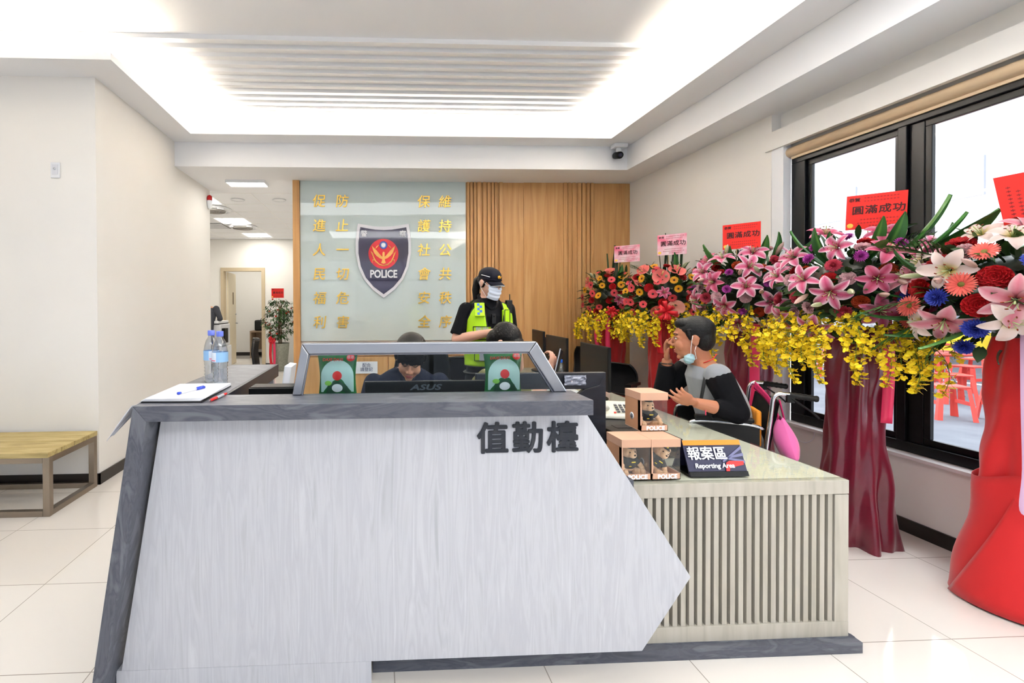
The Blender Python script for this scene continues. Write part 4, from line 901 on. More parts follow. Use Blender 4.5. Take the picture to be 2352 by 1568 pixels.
MIX = [(LW+LX, 'lily', 9, .9, 1.15, .2, 1.0), ([PB], 'chrysanthemum', 8, 1.0, 1.25, -.05, .98), ([CR], 'carnation', 10, 1.2, 1.5, .0, .96), ([GS], 'gerbera', 9, .9, 1.1, .1, 1.0), (LX+LW, 'lily', 6, .9, 1.1, .5, 1.0), ([BU, BP], 'lily_bud', 6, .9, 1.1, .3, .98), ([CP], 'carnation', 4, .9, 1.2, .2, .95)]
s5, to, sd = stand('flower stand with white lilies and blue flowers wrapped in red felt, nearest the camera', (3.08, 2.03), 1.48, (.38, .38, .32), MIX, 64, onc=0, leaves=((-1.25, -.25, 1.0, 0), (-1.1, -.5, .9, 0), (-1.35, .05, 1.0, 0), (-.7, -.5, .8, 1), (.2, -.4, .9, 0), (.9, .2, 1, 1), (-1.0, .4, .9, 0), (.4, -.1, .8, 1), (1.2, -.3, .9, 0)), palms=((-1.4, .35, 1.0), (-1.3, -.45, 1.0), (-1.0, .6, .9), (-1.2, -.1, 1.0), (-.9, -.65, .8)))
put(ANP, 'anthurium', s5, V((-.16, -.34, 1.28)), (-.5, -1, .0), 1.0, 1.15)
put(AN, 'anthurium', s5, V((-.18, -.28, 1.60)), (-.5, -1, .3), 2.0, 1.2)
def wrap(u, w):
    a = 2*pi*u; r = .235-.10*w**.8+.012*sin(3*a+1)-.01*sin(9*w+5*u); return (r*cos(a)*(1+.04*sin(2*a)), r*sin(a), .0+.62*w+.03*sin(2*a))
MB().grid(wrap, 60, 14).build('felt_wrap', M_FELT, s5, solid=.002)
MB().grid(lambda u, w: ((.248-.11*w)*cos(R(150+120*u+60*w))*1.0, (.248-.11*w)*sin(R(150+120*u+60*w)), .01+.60*w), 24, 12).build('felt_overlap', M_FELT, s5, solid=.002)
drape(s5, [(.13, .55), (.115, .8), (.105, 1.1), (.09, 1.28)], M_FELT, 4, 4, .01, 'felt_sleeve')
tail(s5, [(-.16, -.12, 1.30), (-.17, -.13, 1.0), (-.175, -.14, .7), (-.20, -.15, .52), (-.18, -.19, .505)], .055, M_RIBL, yaw=R(-35))
tail(s5, [(-.085, -.17, 1.30), (-.09, -.18, 1.0), (-.09, -.18, .8), (-.10, -.21, .66)], .06, M_RIBL, yaw=R(-30))
bow(s5, (-.10, -.2, 1.22), M_RIBL, .08, 5, R(-30))
card(s5, (-.04, -.08, 1.91), .26, .29, R(-32), R(-9), M_CARDR, '愛民助民', True)
hp = thing('gold_plaque', 'gold heart shaped plaque with a dark red rim hanging on the red wrapped flower stand', 'plaque', (3.05, 1.80, .74), R(-28))
pts_h = outline([(-.09, .14), (-.115, .03), (-.05, -.09), (0, -.13), (.05, -.09), (.115, .03), (.09, .14), (0, .12)], 5)
MB().prism(pts_h, 'y', -.004, .004).build('rim', mat('dark_red_rim', (130, 16, 30), .4), hp, bevel=.002)
MB().prism([(x*.9, z*.9) for x, z in pts_h], 'y', -.007, -.004).build('gold_face', mat('gold_yellow_face', (226, 170, 60), .4), hp)
MB().tube([(0, 0, .12), (0, .02, .3)], .002, 6).build('hanging_string', M_RIBL, hp)
# potted plant in the back office
pt = thing('potted_plant', 'leafy potted plant with red blooms and a red card by the office wall', 'potted plant', (-2.17, 10.35, 0))
MB().lathe([(.13, 0), (.145, .02), (.20, .60), (.205, .62), (.19, .62), (.185, .58), (.001, .58)], 28).build('pot', tex_noise(mat('grey_green_pot', (150, 152, 140), .8), [(.3, (140, 143, 130)), (.7, (164, 166, 154))], nscale=30), pt)
tw = MB(); r = random.Random(3); cb = CB(); blo = CB()
for k in range(3): tw.tube([(.03*k-.03, 0, .55), (.03*k-.04, .01, 1.0), (.02*k-.02, 0, 1.45)], .012, 8)
for k in range(150):
    z = r.uniform(.72, 1.58); R_ = .36*sin(pi*min(1, (1.66-z)/1.05))**.7+.05; a = r.uniform(0, 2*pi); p = V((cos(a)*R_*r.uniform(.3, 1), sin(a)*R_*r.uniform(.3, 1)*.8, z))
    tw.tube([(0, 0, z-.06), tuple(p)], .002, 4)
    for j in range(7):
        T = Matrix.Translation(p+V((r.uniform(-.06, .06), r.uniform(-.06, .06), r.uniform(-.03, .03)))) @ Euler((r.uniform(-.5, .5), r.uniform(.0, .9), a+r.uniform(-1.2, 1.2))).to_matrix().to_4x4()
        g = mixc((22, 60, 26), (74, 118, 44), r.random()); petal(cb, r.uniform(.06, .10), .026, T, lambda u, t: g, lift=.1, curl=.9, nu=2, nv=3)
    if k % 9 == 0: blo.merge(MB().ell(tuple(p*1.04), (.022, .022, .02), 8, 6), (214, 50, 22))
tw.build('stems', mat('brown_stem', (96, 76, 54), .7), pt)
for me, nm in ((cb.mesh('leaves', M_LEAFP), 'leaves'), (blo.mesh('blooms', M_PETAL), 'blooms')):
    o = bpy.data.objects.new(nm, me); COL.objects.link(o); o.parent = pt
    if nm == 'leaves': o['kind'] = 'stuff'
card(pt, (-.03, -.1, 1.74), .28, .21, R(-5), 0, M_CARDR, '圓滿成功')
bow(pt, (-.13, -.24, .70), M_RIB, .09, 6, 0); tail(pt, [(-.15, -.25, .68), (-.16, -.27, .4), (-.14, -.26, .16)], .06, M_RIB); tail(pt, [(-.08, -.25, .68), (-.07, -.27, .3), (-.09, -.26, .06)], .05, M_RIBP)
# leafy part of the exterior comes with the street
# ================================================================== PEOPLE
M_SKIN = mat('warm_skin', (206, 152, 122), .5, sub=.12); M_SKINF = mat('fair_skin', (220, 170, 146), .5, sub=.12); M_SKINT = mat('tanned_skin', (186, 124, 94), .5, sub=.12)
M_HAIR = tex_noise(mat('black_hair', (20, 17, 17), .5, spec=.25), [(.3, (4, 4, 4)), (.7, (16, 14, 13))], (1, 1, 1), 160, 2, bump=.9)
M_HAIRG = tex_noise(mat('greying_hair', (24, 25, 28), .5, spec=.3), [(.4, (4, 4, 5)), (.8, (30, 32, 36))], (1, 1, 1), 190, 2, bump=.9)
M_LIP = mat('lip_colour', (190, 104, 96), .45); M_EYE = mat('eye_white', (236, 232, 226), .25); M_IRIS = mat('dark_iris', (26, 16, 12), .15); M_BROW = mat('dark_eyebrow', (34, 26, 22), .7)
def rem(mb, name, m, parent, vox=.005, it=3):
    o = mb.build(name, m, parent)
    d = o.modifiers.new('remesh', 'REMESH'); d.mode = 'VOXEL'; d.voxel_size = vox; d.use_smooth_shade = True
    if it: s = o.modifiers.new('smooth', 'SMOOTH'); s.iterations = it; s.factor = .5
    return o
def TE(x, y, z): return Matrix.Translation((x, y, z))
def loft(mb, rings, T=None, seg=24):
    """rings: (centre xyz, rx, ry)"""
    vs = []; n = len(rings)
    for c, rx, ry in rings:
        for k in range(seg): a = 2*pi*k/seg; vs.append((c[0]+rx*cos(a), c[1]+ry*sin(a), c[2]))
    fs = [(i*seg+k, i*seg+(k+1) % seg, (i+1)*seg+(k+1) % seg, (i+1)*seg+k) for i in range(n-1) for k in range(seg)]+[tuple(range(seg-1, -1, -1)), tuple((n-1)*seg+k for k in range(seg))]
    return mb.add(vs, fs, T, True)
def head(mb, T, s=1.0, male=False):
    T = T @ Matrix.Scale(s, 4); e = lambda c, r, sg=18, rg=12: mb.ell(c, r, sg, rg, T)
    e((0, .012, .035), (.073, .092, .084)); e((0, -.028, -.02), (.060, .060, .085)); e((0, -.032, -.070), (.047+.004*male, .047, .038)); e((0, -.064, -.098), (.021, .017, .014))
    mb.tube([(0, -.084, .018), (0, -.097, -.004), (0, -.111, -.026)], [.006, .008, .0115], 10, T=T)
    for k in (-1, 1):
        e((k*.012, -.094, -.030), (.009, .010, .008), 10, 8); e((k*.034, -.062, -.030), (.026, .026, .030)); e((k*.075, .010, -.006), (.008, .019, .031), 12, 10); e((k*.080, .014, .008), (.006, .014, .018), 10, 8)
        e((k*.030, -.0695, .014), (.018, .011, .008), 12, 8)
    e((0, -.074, .036), (.046, .014, .012)); e((0, -.080, -.058), (.023, .011, .008), 12, 8); e((0, -.077, -.070), (.018, .011, .008), 12, 8)
    return mb
def face(root, body, T, s=1.0, closed=False, lips=True):
    T = T @ Matrix.Scale(s, 4); par = body
    for k in (-1, 1):
        if not closed:
            MB().ell((k*.030, -.0765, .008), (.013, .008, .0055), 12, 8, T).build('eye', M_EYE, par); MB().ell((k*.030, -.0825, .0075), (.0052, .003, .005), 10, 6, T).build('iris', M_IRIS, par)
        MB().tube([(k*.045, -.073, .010), (k*.030, -.0850, .0135 if not closed else .004), (k*.017, -.080, .010 if not closed else .005)], .0018, 6, T=T).build('eyelashes', M_BROW, par)
        MB().tube([(k*.050, -.068, .030), (k*.034, -.0805, .036), (k*.014, -.0855, .031)], [.0018, .0036, .0028], 6, T=T).build('eyebrow', M_BROW, par)
    if lips: MB().ell((0, -.0880, -.0595), (.021, .0042, .0042), 12, 8, T).ell((0, -.0855, -.069), (.016, .0042, .005), 12, 8, T).build('lips', M_LIP, par)
def hand(mb, wrist, x, z, side, curl=(.35, .35, .4, .45), spread=.06, thumb=.5, s=1.0):
    """x: finger direction, z: back-of-hand normal, side=+1 thumb on +y of the frame"""
    X = V(x).normalized(); Z = V(z); Z = (Z-X*Z.dot(X)).normalized(); Yv = Z.cross(X)*side
    T = Matrix(((X.x, Yv.x, Z.x, wrist[0]), (X.y, Yv.y, Z.y, wrist[1]), (X.z, Yv.z, Z.z, wrist[2]), (0, 0, 0, 1))) @ Matrix.Scale(s, 4)
    mb.ell((.022, .0, 0), (.036, .027, .017), 14, 10, T).ell((.058, .0, 0), (.036, .039, .0145), 14, 10, T).ell((.036, .022, -.006), (.026, .015, .014), 12, 8, T)
    for k, (yy, L_) in enumerate(((.029, .070), (.010, .078), (-.010, .072), (-.028, .057))):
        p = V((.080-.004*abs(k-1), yy, 0)); a = -curl[k]*.5; yaw = spread*(1.5-k); pts = [tuple(p-V((.02, 0, 0))), tuple(p)]
        for f in (.44, .31, .25):
            p = p+V((cos(a)*cos(yaw), sin(yaw), sin(a)))*L_*f; pts.append(tuple(p)); a -= curl[k]
        mb.tube(pts, [.0095, .0092, .0086, .0078, .0062], 10, T=T); mb.ell(pts[-1], .0064, 8, 6, T)
    a = thumb; p = V((.018, .026, -.006)); pts = [tuple(p)]
    for L_, da in ((.030, 0), (.030, .1), (.024, .35)): p = p+V((cos(a), sin(a)*.8, -.28-da*.5)).normalized()*L_; pts.append(tuple(p)); a -= .25+da
    mb.tube(pts, [.015, .012, .0098, .007], 10, T=T); mb.ell(pts[-1], .0072, 8, 6, T)
    return T
def arm(mb, sh, el, wr, r=(.052, .044, .038, .026), off=0):
    sh, el, wr = V(sh), V(el), V(wr); mb.tube([tuple(sh), tuple(sh.lerp(el, .5)), tuple(el)], [r[0]+off, r[1]+off, r[2]+off], 14); mb.ell(tuple(sh), r[0]+off, 14, 10); mb.ell(tuple(el), r[2]+off, 12, 8)
    mb.tube([tuple(el), tuple(el.lerp(wr, .35)), tuple(wr)], [r[2]+off, r[2]*1.03+off, r[3]+off], 14)
    return mb
def leg(mb, hip, kn, an, off=0):
    hip, kn, an = V(hip), V(kn), V(an); mb.tube([tuple(hip), tuple(hip.lerp(kn, .5)), tuple(kn)], [.088+off, .075+off, .056+off], 16); mb.ell(tuple(kn), .056+off, 12, 8)
    mb.tube([tuple(kn), tuple(kn.lerp(an, .35)), tuple(an)], [.055+off, .056+off, .036+off], 14); return mb
def shoes(root, anks, fdir, m):
    f = V(fdir).normalized()
    for a in anks:
        a = V(a); MB().ell((0, -.06, .035), (.045, .13, .042), 14, 10, TE(a.x, a.y, 0) @ Matrix.Rotation(atan2(f.x, -f.y), 4, 'Z')).build('shoe', m, root)
M_NAVY = mat('navy_uniform_cloth', (16, 22, 42), .8, spec=.2); M_BLK = mat('black_uniform_cloth', (6, 7, 12), .85, spec=.2); M_TROU = mat('dark_trousers', (12, 13, 18), .8, spec=.2); M_SHOE = mat('black_leather_shoe', (18, 18, 20), .35)
M_MASK = tex_noise(mat('pale_mask_fabric', (222, 230, 244), .7), [(.3, (214, 224, 242)), (.7, (232, 238, 248))], (1, 1, 60), 3, 1)
M_NEON = mat('neon_yellow_vest', (176, 224, 20), .6); M_TRIM = mat('black_piping', (24, 26, 28), .6); M_REFL = mat('silver_reflective_tape', (206, 210, 214), .3, .3); M_BLUE = mat('police_blue_print', (50, 100, 200), .5)
def seated(root, T, hipz=.52, skin=None, kneef=.42, gap=.1):
    """lower body helper in local frame: returns joints"""
    return [(s * gap, -.02, hipz) for s in (-1, 1)], [(s*(gap+.05), -kneef, hipz-.01) for s in (-1, 1)], [(s*(gap+.05), -kneef+.02, .09) for s in (-1, 1)]

# ---------------------------------------------------------------- standing officer
of = thing('person', 'standing officer in navy cap, face mask and neon yellow vest looking down', 'person', (.765, 3.12, 0), R(9))
# local frame: faces -Y ; +X is her left
b = MB(); HT = TE(.005, -.035, 1.597) @ Matrix.Rotation(R(20), 4, 'Z') @ Matrix.Rotation(R(16), 4, 'X')
head(b, HT, .87)
loft(b, [((0, 0, .90), .15, .10), ((0, 0, 1.0), .135, .095), ((0, 0, 1.1), .12, .09), ((0, -.01, 1.25), .135, .10), ((0, -.01, 1.365), .145, .10), ((0, 0, 1.43), .135, .075), ((0, 0, 1.47), .08, .055), ((.0, .0, 1.50), .05, .05)])
b.tube([(0, .01, 1.45), (.0, -.005, 1.53), (.005, -.02, 1.58)], [.050, .045, .046], 14)
ShR, ElR, WrR = (-.152, .0, 1.415), (-.232, -.02, 1.215), (-.055, -.235, 1.275)
ShL, ElL, WrL = (.152, .0, 1.415), (.205, .05, 1.20), (.12, -.15, 1.20)
arm(b, ShR, ElR, WrR, (.044, .038, .033, .022)); arm(b, ShL, ElL, WrL, (.044, .038, .033, .022))
hand(b, WrR, (.95, -.35, -.25), (-.2, -.5, .8), -1, (.6, .65, .7, .8), s=.92); hand(b, WrL, (-.8, -.45, .2), (.3, -.4, .9), 1, (.6, .65, .7, .8), s=.92)
leg(b, (-.09, 0, .88), (-.10, .0, .48), (-.10, .03, .09)); leg(b, (.09, 0, .88), (.10, .0, .48), (.10, .03, .09))
body = rem(b, 'body', M_SKINF, of, .0045)
face(of, body, HT, .87, lips=False)
u_ = MB(); loft(u_, [((0, 0, .92), .155, .115), ((0, 0, 1.02), .145, .11), ((0, 0, 1.12), .135, .105), ((0, -.01, 1.26), .150, .115), ((0, -.01, 1.37), .155, .110), ((0, 0, 1.435), .140, .085), ((0, 0, 1.480), .09, .065), ((0, 0, 1.495), .062, .058)])
for S_, E_ in ((ShR, ElR), (ShL, ElL)):
    m_ = V(S_).lerp(V(E_), .86); u_.tube([S_, tuple(V(S_).lerp(V(E_), .5)), tuple(m_)], [.053, .052, .055], 16); u_.ell(S_, .053, 14, 10)
rem(u_, 'uniform_shirt', M_BLK, of, .005)
MB().tube(outline([(-.055, -.045, 1.475), (-.04, -.078, 1.45), (0, -.088, 1.415), (.04, -.078, 1.45), (.055, -.045, 1.475), (.05, .03, 1.51), (0, .06, 1.52), (-.05, .03, 1.51)], 5), .012, 8, caps=False).build('collar', M_BLK, of)
t_ = MB(); leg(t_, (-.085, 0, .88), (-.10, .0, .48), (-.10, .03, .10), .014); leg(t_, (.085, 0, .88), (.10, .0, .48), (.10, .03, .10), .014); loft(t_, [((0, 0, .80), .17, .12), ((0, 0, .9), .165, .12), ((0, 0, .99), .15, .115)])
rem(t_, 'trousers', M_TROU, of, .007)
shoes(of, [(-.10, .03, 0), (.10, .03, 0)], (0, -1, 0), M_SHOE)
MB().tube([(.151*cos(a), .116*sin(a), .985) for a in [2*pi*k/32 for k in range(33)]], .018, 8, caps=False, flat=.5).build('duty_belt', M_BLACK, of)
# vest
def vest(u, w):
    gap = .30+.35*max(0, w-.55); a = -pi/2+gap+(2*pi-2*gap)*u
    z0 = 1.035; side_ = abs(cos(a))**6
    z1 = 1.485-.17*side_-.02*(sin(a) < 0)
    z = z0+(z1-z0)*w; q = (z-1.08)/.42; rx = .158+.016*sin(pi*min(1, max(0, q)))-.08*max(0, q-.80)*2.2; ry = .125+.012*sin(pi*min(1, max(0, q)))-.10*max(0, q-.72)*1.6
    return (rx*cos(a), -.006+ry*sin(a), z)
MB().grid(vest, 64, 24).build('vest', M_NEON, of, solid=.006)
for uu in (0, 1): MB().tube([vest(uu, w/16) for w in range(17)], .0045, 6).build('zip_piping', M_TRIM, of)
MB().tube([vest(u/64, 1) for u in range(65)], .0048, 6, caps=False).build('armhole_piping', M_TRIM, of)
MB().tube([vest(u/64, 0) for u in range(65)], .0048, 6, caps=False).build('hem_piping', M_TRIM, of)
def pocket(x, z, w, h, yaw, y=-.128, m=M_NEON):
    T = TE(x, y, z) @ Matrix.Rotation(yaw, 4, 'Z')
    p = MB().box(-w/2, w/2, -.016, .01, -h/2, h/2, T).build('pocket', m, of, bevel=.006)
    MB().tube([tuple(T @ V(q)) for q in ((-w/2, -.018, h/2), (w/2, -.018, h/2), (w/2, -.018, -h/2), (-w/2, -.018, -h/2), (-w/2, -.018, h/2))], .0028, 6).build('pocket_piping', M_TRIM, p)
    return p, T
p, T = pocket(-.085, 1.262, .115, .085, R(-24), -.120)
text('警察', .044, M_REFL, of, 'lettering', T=T @ TE(0, -.0185, .016) @ Matrix.Rotation(R(90), 4, 'X')); text('POLICE', .024, M_REFL, of, 'lettering', T=T @ TE(0, -.0185, -.026) @ Matrix.Rotation(R(90), 4, 'X'), spacing=1.1)
p, T = pocket(-.080, 1.135, .105, .115, R(-24), -.114); MB().box(-.02, .02, -.019, -.016, -.057, .057, T).build('reflective_tape', M_REFL, of)
p, T = pocket(.100, 1.265, .085, .09, R(28), -.114); MB().box(-.012, .012, -.019, -.016, -.044, .044, T).build('reflective_tape', M_REFL, of)
p, T = pocket(.082, 1.37, .05, .09, R(24), -.116)
p, T = pocket(.163, 1.25, .07, .08, R(50), -.065); MB().box(-.012, .012, -.019, -.016, -.039, .039, T).build('reflective_tape', M_REFL, of)
TS = TE(-.097, -.106, 1.415) @ Matrix.Rotation(R(-18), 4, 'Z') @ Matrix.Rotation(R(-28), 4, 'X')
fl = MB().box(-.033, .033, -.010, .006, -.05, .05, TS).build('shoulder_flap', M_NEON, of, bevel=.004)
for i in range(2):
    for j in range(5):
        if (i+j) % 2 == 0: MB().box(-.016+.016*i, .0+.016*i, -.0115, -.010, -.042+.017*j, -.025+.017*j, TS).build('blue_check', M_BLUE, of)
cmr = MB().box(-.016, .016, -.016, .0, -.033, .033, TE(-.012, -.132, 1.355)).build('body_camera', M_BLACK, of, bevel=.004)
MB().tube([(-.012, -.149, 1.373), (-.012, -.151, 1.373)], .006, 10).build('camera_lens', M_SCREEN, cmr)
rad = MB().box(-.022, .022, -.018, .012, -.045, .045, TE(.125, -.075, 1.435)).build('radio', M_BLACK, of, bevel=.005)
MB().tube([(.133, -.075, 1.475), (.133, -.075, 1.52)], .0035, 8).build('antenna', M_BLACK, rad)
MB().box(-.036, .036, -.004, .004, -.012, .012, TE(-.062, -.122, 1.325) @ Matrix.Rotation(R(80), 4, 'Y')).build('strap_clip', M_TRIM, of)
MB().tube([tuple(V(WrR)+V((.004, -.004, .0))+V((.0, .026*cos(a), .026*sin(a)))) for a in [2*pi*k/14 for k in range(15)]], .0028, 6, caps=False).build('bracelet', M_TRIM, of)
# cap, hair, mask
Hs = HT @ Matrix.Scale(.87, 4)
cp_ = MB(); cp_.ell((0, .010, .052), (.083, .102, .072), 28, 16, Hs); cp_.tube([(.080*cos(a), .008+.099*sin(a), .038) for a in [2*pi*k/28 for k in range(29)]], .006, 8, caps=False, T=Hs)
cap = rem(cp_, 'cap', mat('navy_cap_cloth', (9, 11, 24), .8, spec=.2), of, .0045, 2)
MB().grid(lambda u, w: ((u-.5)*.148*(1-.18*w*w), -.078-.075*w*(1-.9*(2*u-1)**2*.55)+.030*(2*u-1)**2, .036-.020*w-.020*(2*u-1)**2), 14, 6, Hs).build('cap_brim', mat('navy_cap_cloth'), of, solid=.003)
MB().tube([tuple(Hs @ V(((u-.5)*.148*.82, -.153+.0*u+.030*(2*u-1)**2+.0675*(2*u-1)**2*.55*.9, .014-.020*(2*u-1)**2))) for u in [k/12 for k in range(13)]], .0018, 6).build('brim_piping', M_WHITE, of)
MB().ell((0, -.090, .070), (.011, .004, .010), 14, 8, Hs).build('cap_badge', mat('gold_badge', (232, 176, 60), .35, .4), of)
wg = MB()
for k in (-1, 1): wg.prism([(k*.003, .060), (k*.018, .078), (k*.016, .062), (k*.006, .054)], 'y', -.0955, -.093, Hs)
wg.build('cap_badge_wings', mat('gold_badge'), of)
MB().tube([tuple(Hs @ V(p)) for p in ((-.083, .02, .060), (-.080, -.03, .062), (-.066, -.060, .060))], .002, 6).build('cap_piping', M_WHITE, of)
hr = MB(); hr.ell((0, .030, .015), (.079, .080, .070), 20, 14, Hs); hr.tube([(0, .095, .03), (-.01, .13, -.01), (-.015, .125, -.09), (-.01, .105, -.17), (-.01, .09, -.21)], [.028, .034, .032, .024, .006], 12, T=Hs)
for k in (-1, 1): hr.tube([(k*.066, -.030, .035), (k*.070, -.018, .005), (k*.071, -.006, -.03)], [.006, .005, .003], 8, T=Hs)
hr.tube([(0, -.075, .04), (0.02, -.083, .033)], [.012, .01], 8, T=Hs)
rem(hr, 'ponytail_hair', M_HAIR, of, .004, 1)
def maskf(T, parent, m, loop=True, zs=(-.114, -.010), depth=1.0):
    def fn(u, w):
        a = (u-.5)*2; z = zs[0]+(zs[1]-zs[0])*w; x = .067*a*(1-.15*(1-w)); y = -.119*depth+.048*abs(a)**2.4+.016*abs(w-.55)*1.3+.004*sin(w*22)
        return (x, y, z+.01*a*a)
    o = MB().grid(fn, 16, 14, T).build('face_mask', m, parent, solid=.0025)
    if loop:
        for k in (-1, 1): MB().tube([tuple(T @ V(q)) for q in ((k*.058, -.058, zs[1]-.008), (k*.080, .012, .020), (k*.083, .030, .0), (k*.074, .010, -.042), (k*.055, -.055, zs[0]+.012))], .0015, 6).build('ear_loop', M_WHITE, o)
maskf(Hs, of, M_MASK)

# ---------------------------------------------------------------- young man at the counter
bo = thing('person', 'young man in navy shirt seated behind the counter looking down', 'person', (.17, 2.62, 0), 0)
b = MB(); HT = TE(.012, -.175, 1.165) @ Matrix.Rotation(R(3), 4, 'Y') @ Matrix.Rotation(R(33), 4, 'X') @ Matrix.Rotation(R(-4), 4, 'Z')
head(b, HT, .98)
tor = [((0, .02, .50), .17, .12), ((0, .02, .62), .15, .11), ((0, .0, .76), .155, .11), ((0, -.02, .93), .185, .115), ((0, -.03, 1.02), .18, .095), ((0, -.05, 1.075), .10, .065), ((0, -.08, 1.10), .058, .05)]
loft(b, tor); b.tube([(0, -.05, 1.03), (0, -.10, 1.09), (.005, -.14, 1.14)], [.058, .052, .052], 14)
hip, kn, an_ = seated(bo, None)
for i in range(2): leg(b, hip[i], kn[i], an_[i])
A = [((s*.188, -.03, 1.005), (s*.245, -.15, .80), (s*.10, -.36, .775)) for s in (-1, 1)]
for i, (S_, E_, W_) in enumerate(A): arm(b, S_, E_, W_); hand(b, W_, (-(-1 if i == 0 else 1)*.4, -.9, -.02), (0, 0, 1), (-1 if i == 0 else 1), (.5, .5, .55, .6))
body = rem(b, 'body', M_SKIN, bo, .0045); face(bo, body, HT, .98, closed=True)
Hs = HT @ Matrix.Scale(.98, 4)
u_ = MB(); loft(u_, [((c[0], c[1], c[2]), rx+.014, ry+.014) for c, rx, ry in tor])
for S_, E_, W_ in A: m_ = V(S_).lerp(V(E_), .75); u_.tube([S_, tuple(V(S_).lerp(V(E_), .4)), tuple(m_)], [.058, .057, .058], 16); u_.ell(S_, .057, 14, 10)
rem(u_, 'shirt', M_NAVY, bo, .0055)
for k in (-1, 1): MB().grid(lambda u, w: (k*(.014+.058*u), -.150-.006*w+.06*u, 1.075-.050*w+.030*u), 4, 4).build('collar', M_NAVY, bo, solid=.006)
t_ = MB()
for i in range(2): leg(t_, hip[i], kn[i], an_[i], .012)
rem(t_, 'trousers', M_TROU, bo, .008); shoes(bo, an_, (0, -1, 0), M_SHOE)
hr = MB(); hr.ell((0, .020, .050), (.087, .100, .085), 24, 16, Hs); hr.ell((0, -.052, .064), (.070, .043, .036), 18, 12, Hs)
rr = random.Random(4)
for k in range(26): x = -.066+.132*k/25; hr.tube([(x*.9, -.070+.35*x*x, .085), (x, -.092+2.6*x*x, .050), (x*1.02+rr.uniform(-.003, .003), -.094+3.0*x*x, .024+rr.uniform(-.006, .008))], [.010, .008, .0035], 6, T=Hs)
for k in (-1, 1): hr.tube([(k*.074, -.02, .05), (k*.080, -.014, .015), (k*.079, -.010, -.012)], [.016, .012, .006], 8, T=Hs)
rem(hr, 'hair', M_HAIR, bo, .0035, 1)
MB().box(-.045, .045, -.001, .001, -.012, .012, TE(.0, -.14, .93)).build('name_tape', M_REFL, bo)
office_chair((.17, 2.70, 0), 0, 'black mesh office chair the young man sits on behind the counter', 'mesh')

# ---------------------------------------------------------------- person bent over a phone
p3 = thing('person', 'dark haired person in olive shirt bent over a phone beside the officer', 'person', (.68, 2.78, 0), R(62))
M_OLIVE = mat('olive_cotton', (112, 108, 66), .85)
HTw = TE(.775, 2.74, 1.213) @ Matrix.Rotation(R(62), 4, 'Z') @ Matrix.Rotation(R(48), 4, 'X')
inv = (TE(.68, 2.78, 0) @ Matrix.Rotation(R(62), 4, 'Z')).inverted(); L3 = lambda x, y, z: tuple(inv @ V((x, y, z)))
HT = inv @ HTw; b = MB(); head(b, HT, .97)
tor = [((0, .05, .50), .17, .12), ((0, .05, .62), .15, .11), ((0, .03, .76), .155, .11), ((0, .0, .9), .18, .115), ((0, -.03, 1.0), .175, .095), ((0, -.045, 1.05), .09, .06)]
loft(b, tor); b.tube([(0, -.04, 1.02), L3(.745, 2.75, 1.10), L3(.765, 2.745, 1.17)], [.06, .052, .052], 14)
for i in range(2): leg(b, hip[i], kn[i], an_[i])
AR = [(L3(.70, 2.60, 1.0), L3(.90, 2.56, .90), L3(1.03, 2.66, 1.06)), (L3(.76, 2.93, 1.0), L3(.93, 2.95, 1.04), L3(.865, 2.80, 1.225))]
for S_, E_, W_ in AR: arm(b, S_, E_, W_, (.050, .042, .036, .024))
TH = hand(b, AR[0][2], inv.to_3x3() @ V((.35, .1, .95)), inv.to_3x3() @ V((.55, -.8, 0)), 1, (.9, .95, 1.0, 1.05), s=.92, thumb=.9)
hand(b, AR[1][2], inv.to_3x3() @ V((-.45, -.35, .6)), inv.to_3x3() @ V((.8, -.2, .5)), -1, (.5, .55, .6, .7), s=.92)
body = rem(b, 'body', M_SKINF, p3, .0045); face(p3, body, HT, .97, closed=True)
u_ = MB(); loft(u_, [(c, rx+.014, ry+.014) for c, rx, ry in tor])
for S_, E_, W_ in AR: m_ = V(S_).lerp(V(E_), .8); u_.tube([S_, tuple(m_)], [.064, .058], 16); u_.ell(S_, .066, 14, 10)
rem(u_, 'shirt', M_OLIVE, p3, .0055)
t_ = MB()
for i in range(2): leg(t_, hip[i], kn[i], an_[i], .012)
rem(t_, 'trousers', M_TROU, p3, .008); shoes(p3, an_, (0, -1, 0), M_SHOE)
Hs = HT @ Matrix.Scale(.97, 4); hr = MB(); hr.ell((0, .020, .045), (.086, .100, .086), 24, 16, Hs); hr.ell((0, -.045, .070), (.070, .045, .036), 18, 12, Hs); hr.ell((0, .06, -.01), (.068, .055, .07), 18, 12, Hs)
rr = random.Random(6)
for k in range(0):
    z = rr.uniform(-.2, .95); a = rr.uniform(0, 6.28); q = sqrt(1-z*z); d = V((q*cos(a)*.083, .02+q*sin(a)*.098, .045+z*.086))
    if d.y > -.06 or d.z > .06: e = d+V((rr.uniform(-.02, .02), rr.uniform(-.02, .03), -.03)); hr.tube([tuple(d), tuple(d.lerp(e, .5)+V(d).normalized()*.006), tuple(e)], [.010, .008, .003], 6, T=Hs)
rem(hr, 'hair', M_HAIR, p3, .0035, 1)
ph_ = thing('smartphone', 'silver edged black smartphone held up beside the second desk monitor', 'phone', (1.072, 2.64, 1.105), 0)
ph_.rotation_euler = (R(10), R(14), R(58))
MB().box(-.036, .036, -.004, .004, -.06, .08).build('case', mat('phone_silver', (170, 172, 178), .25, .8), ph_, bevel=.003)
MB().box(-.033, .033, -.0052, -.0042, -.056, .076).build('screen', M_SCREEN, ph_)
lens = MB()
MB().box(-.030, -.004, .004, .006, .046, .074).build('camera_bump', M_BLACK, ph_, bevel=.002)
office_chair((.64, 2.87, 0), R(62), 'black mesh office chair under the person bent over a phone', 'mesh')

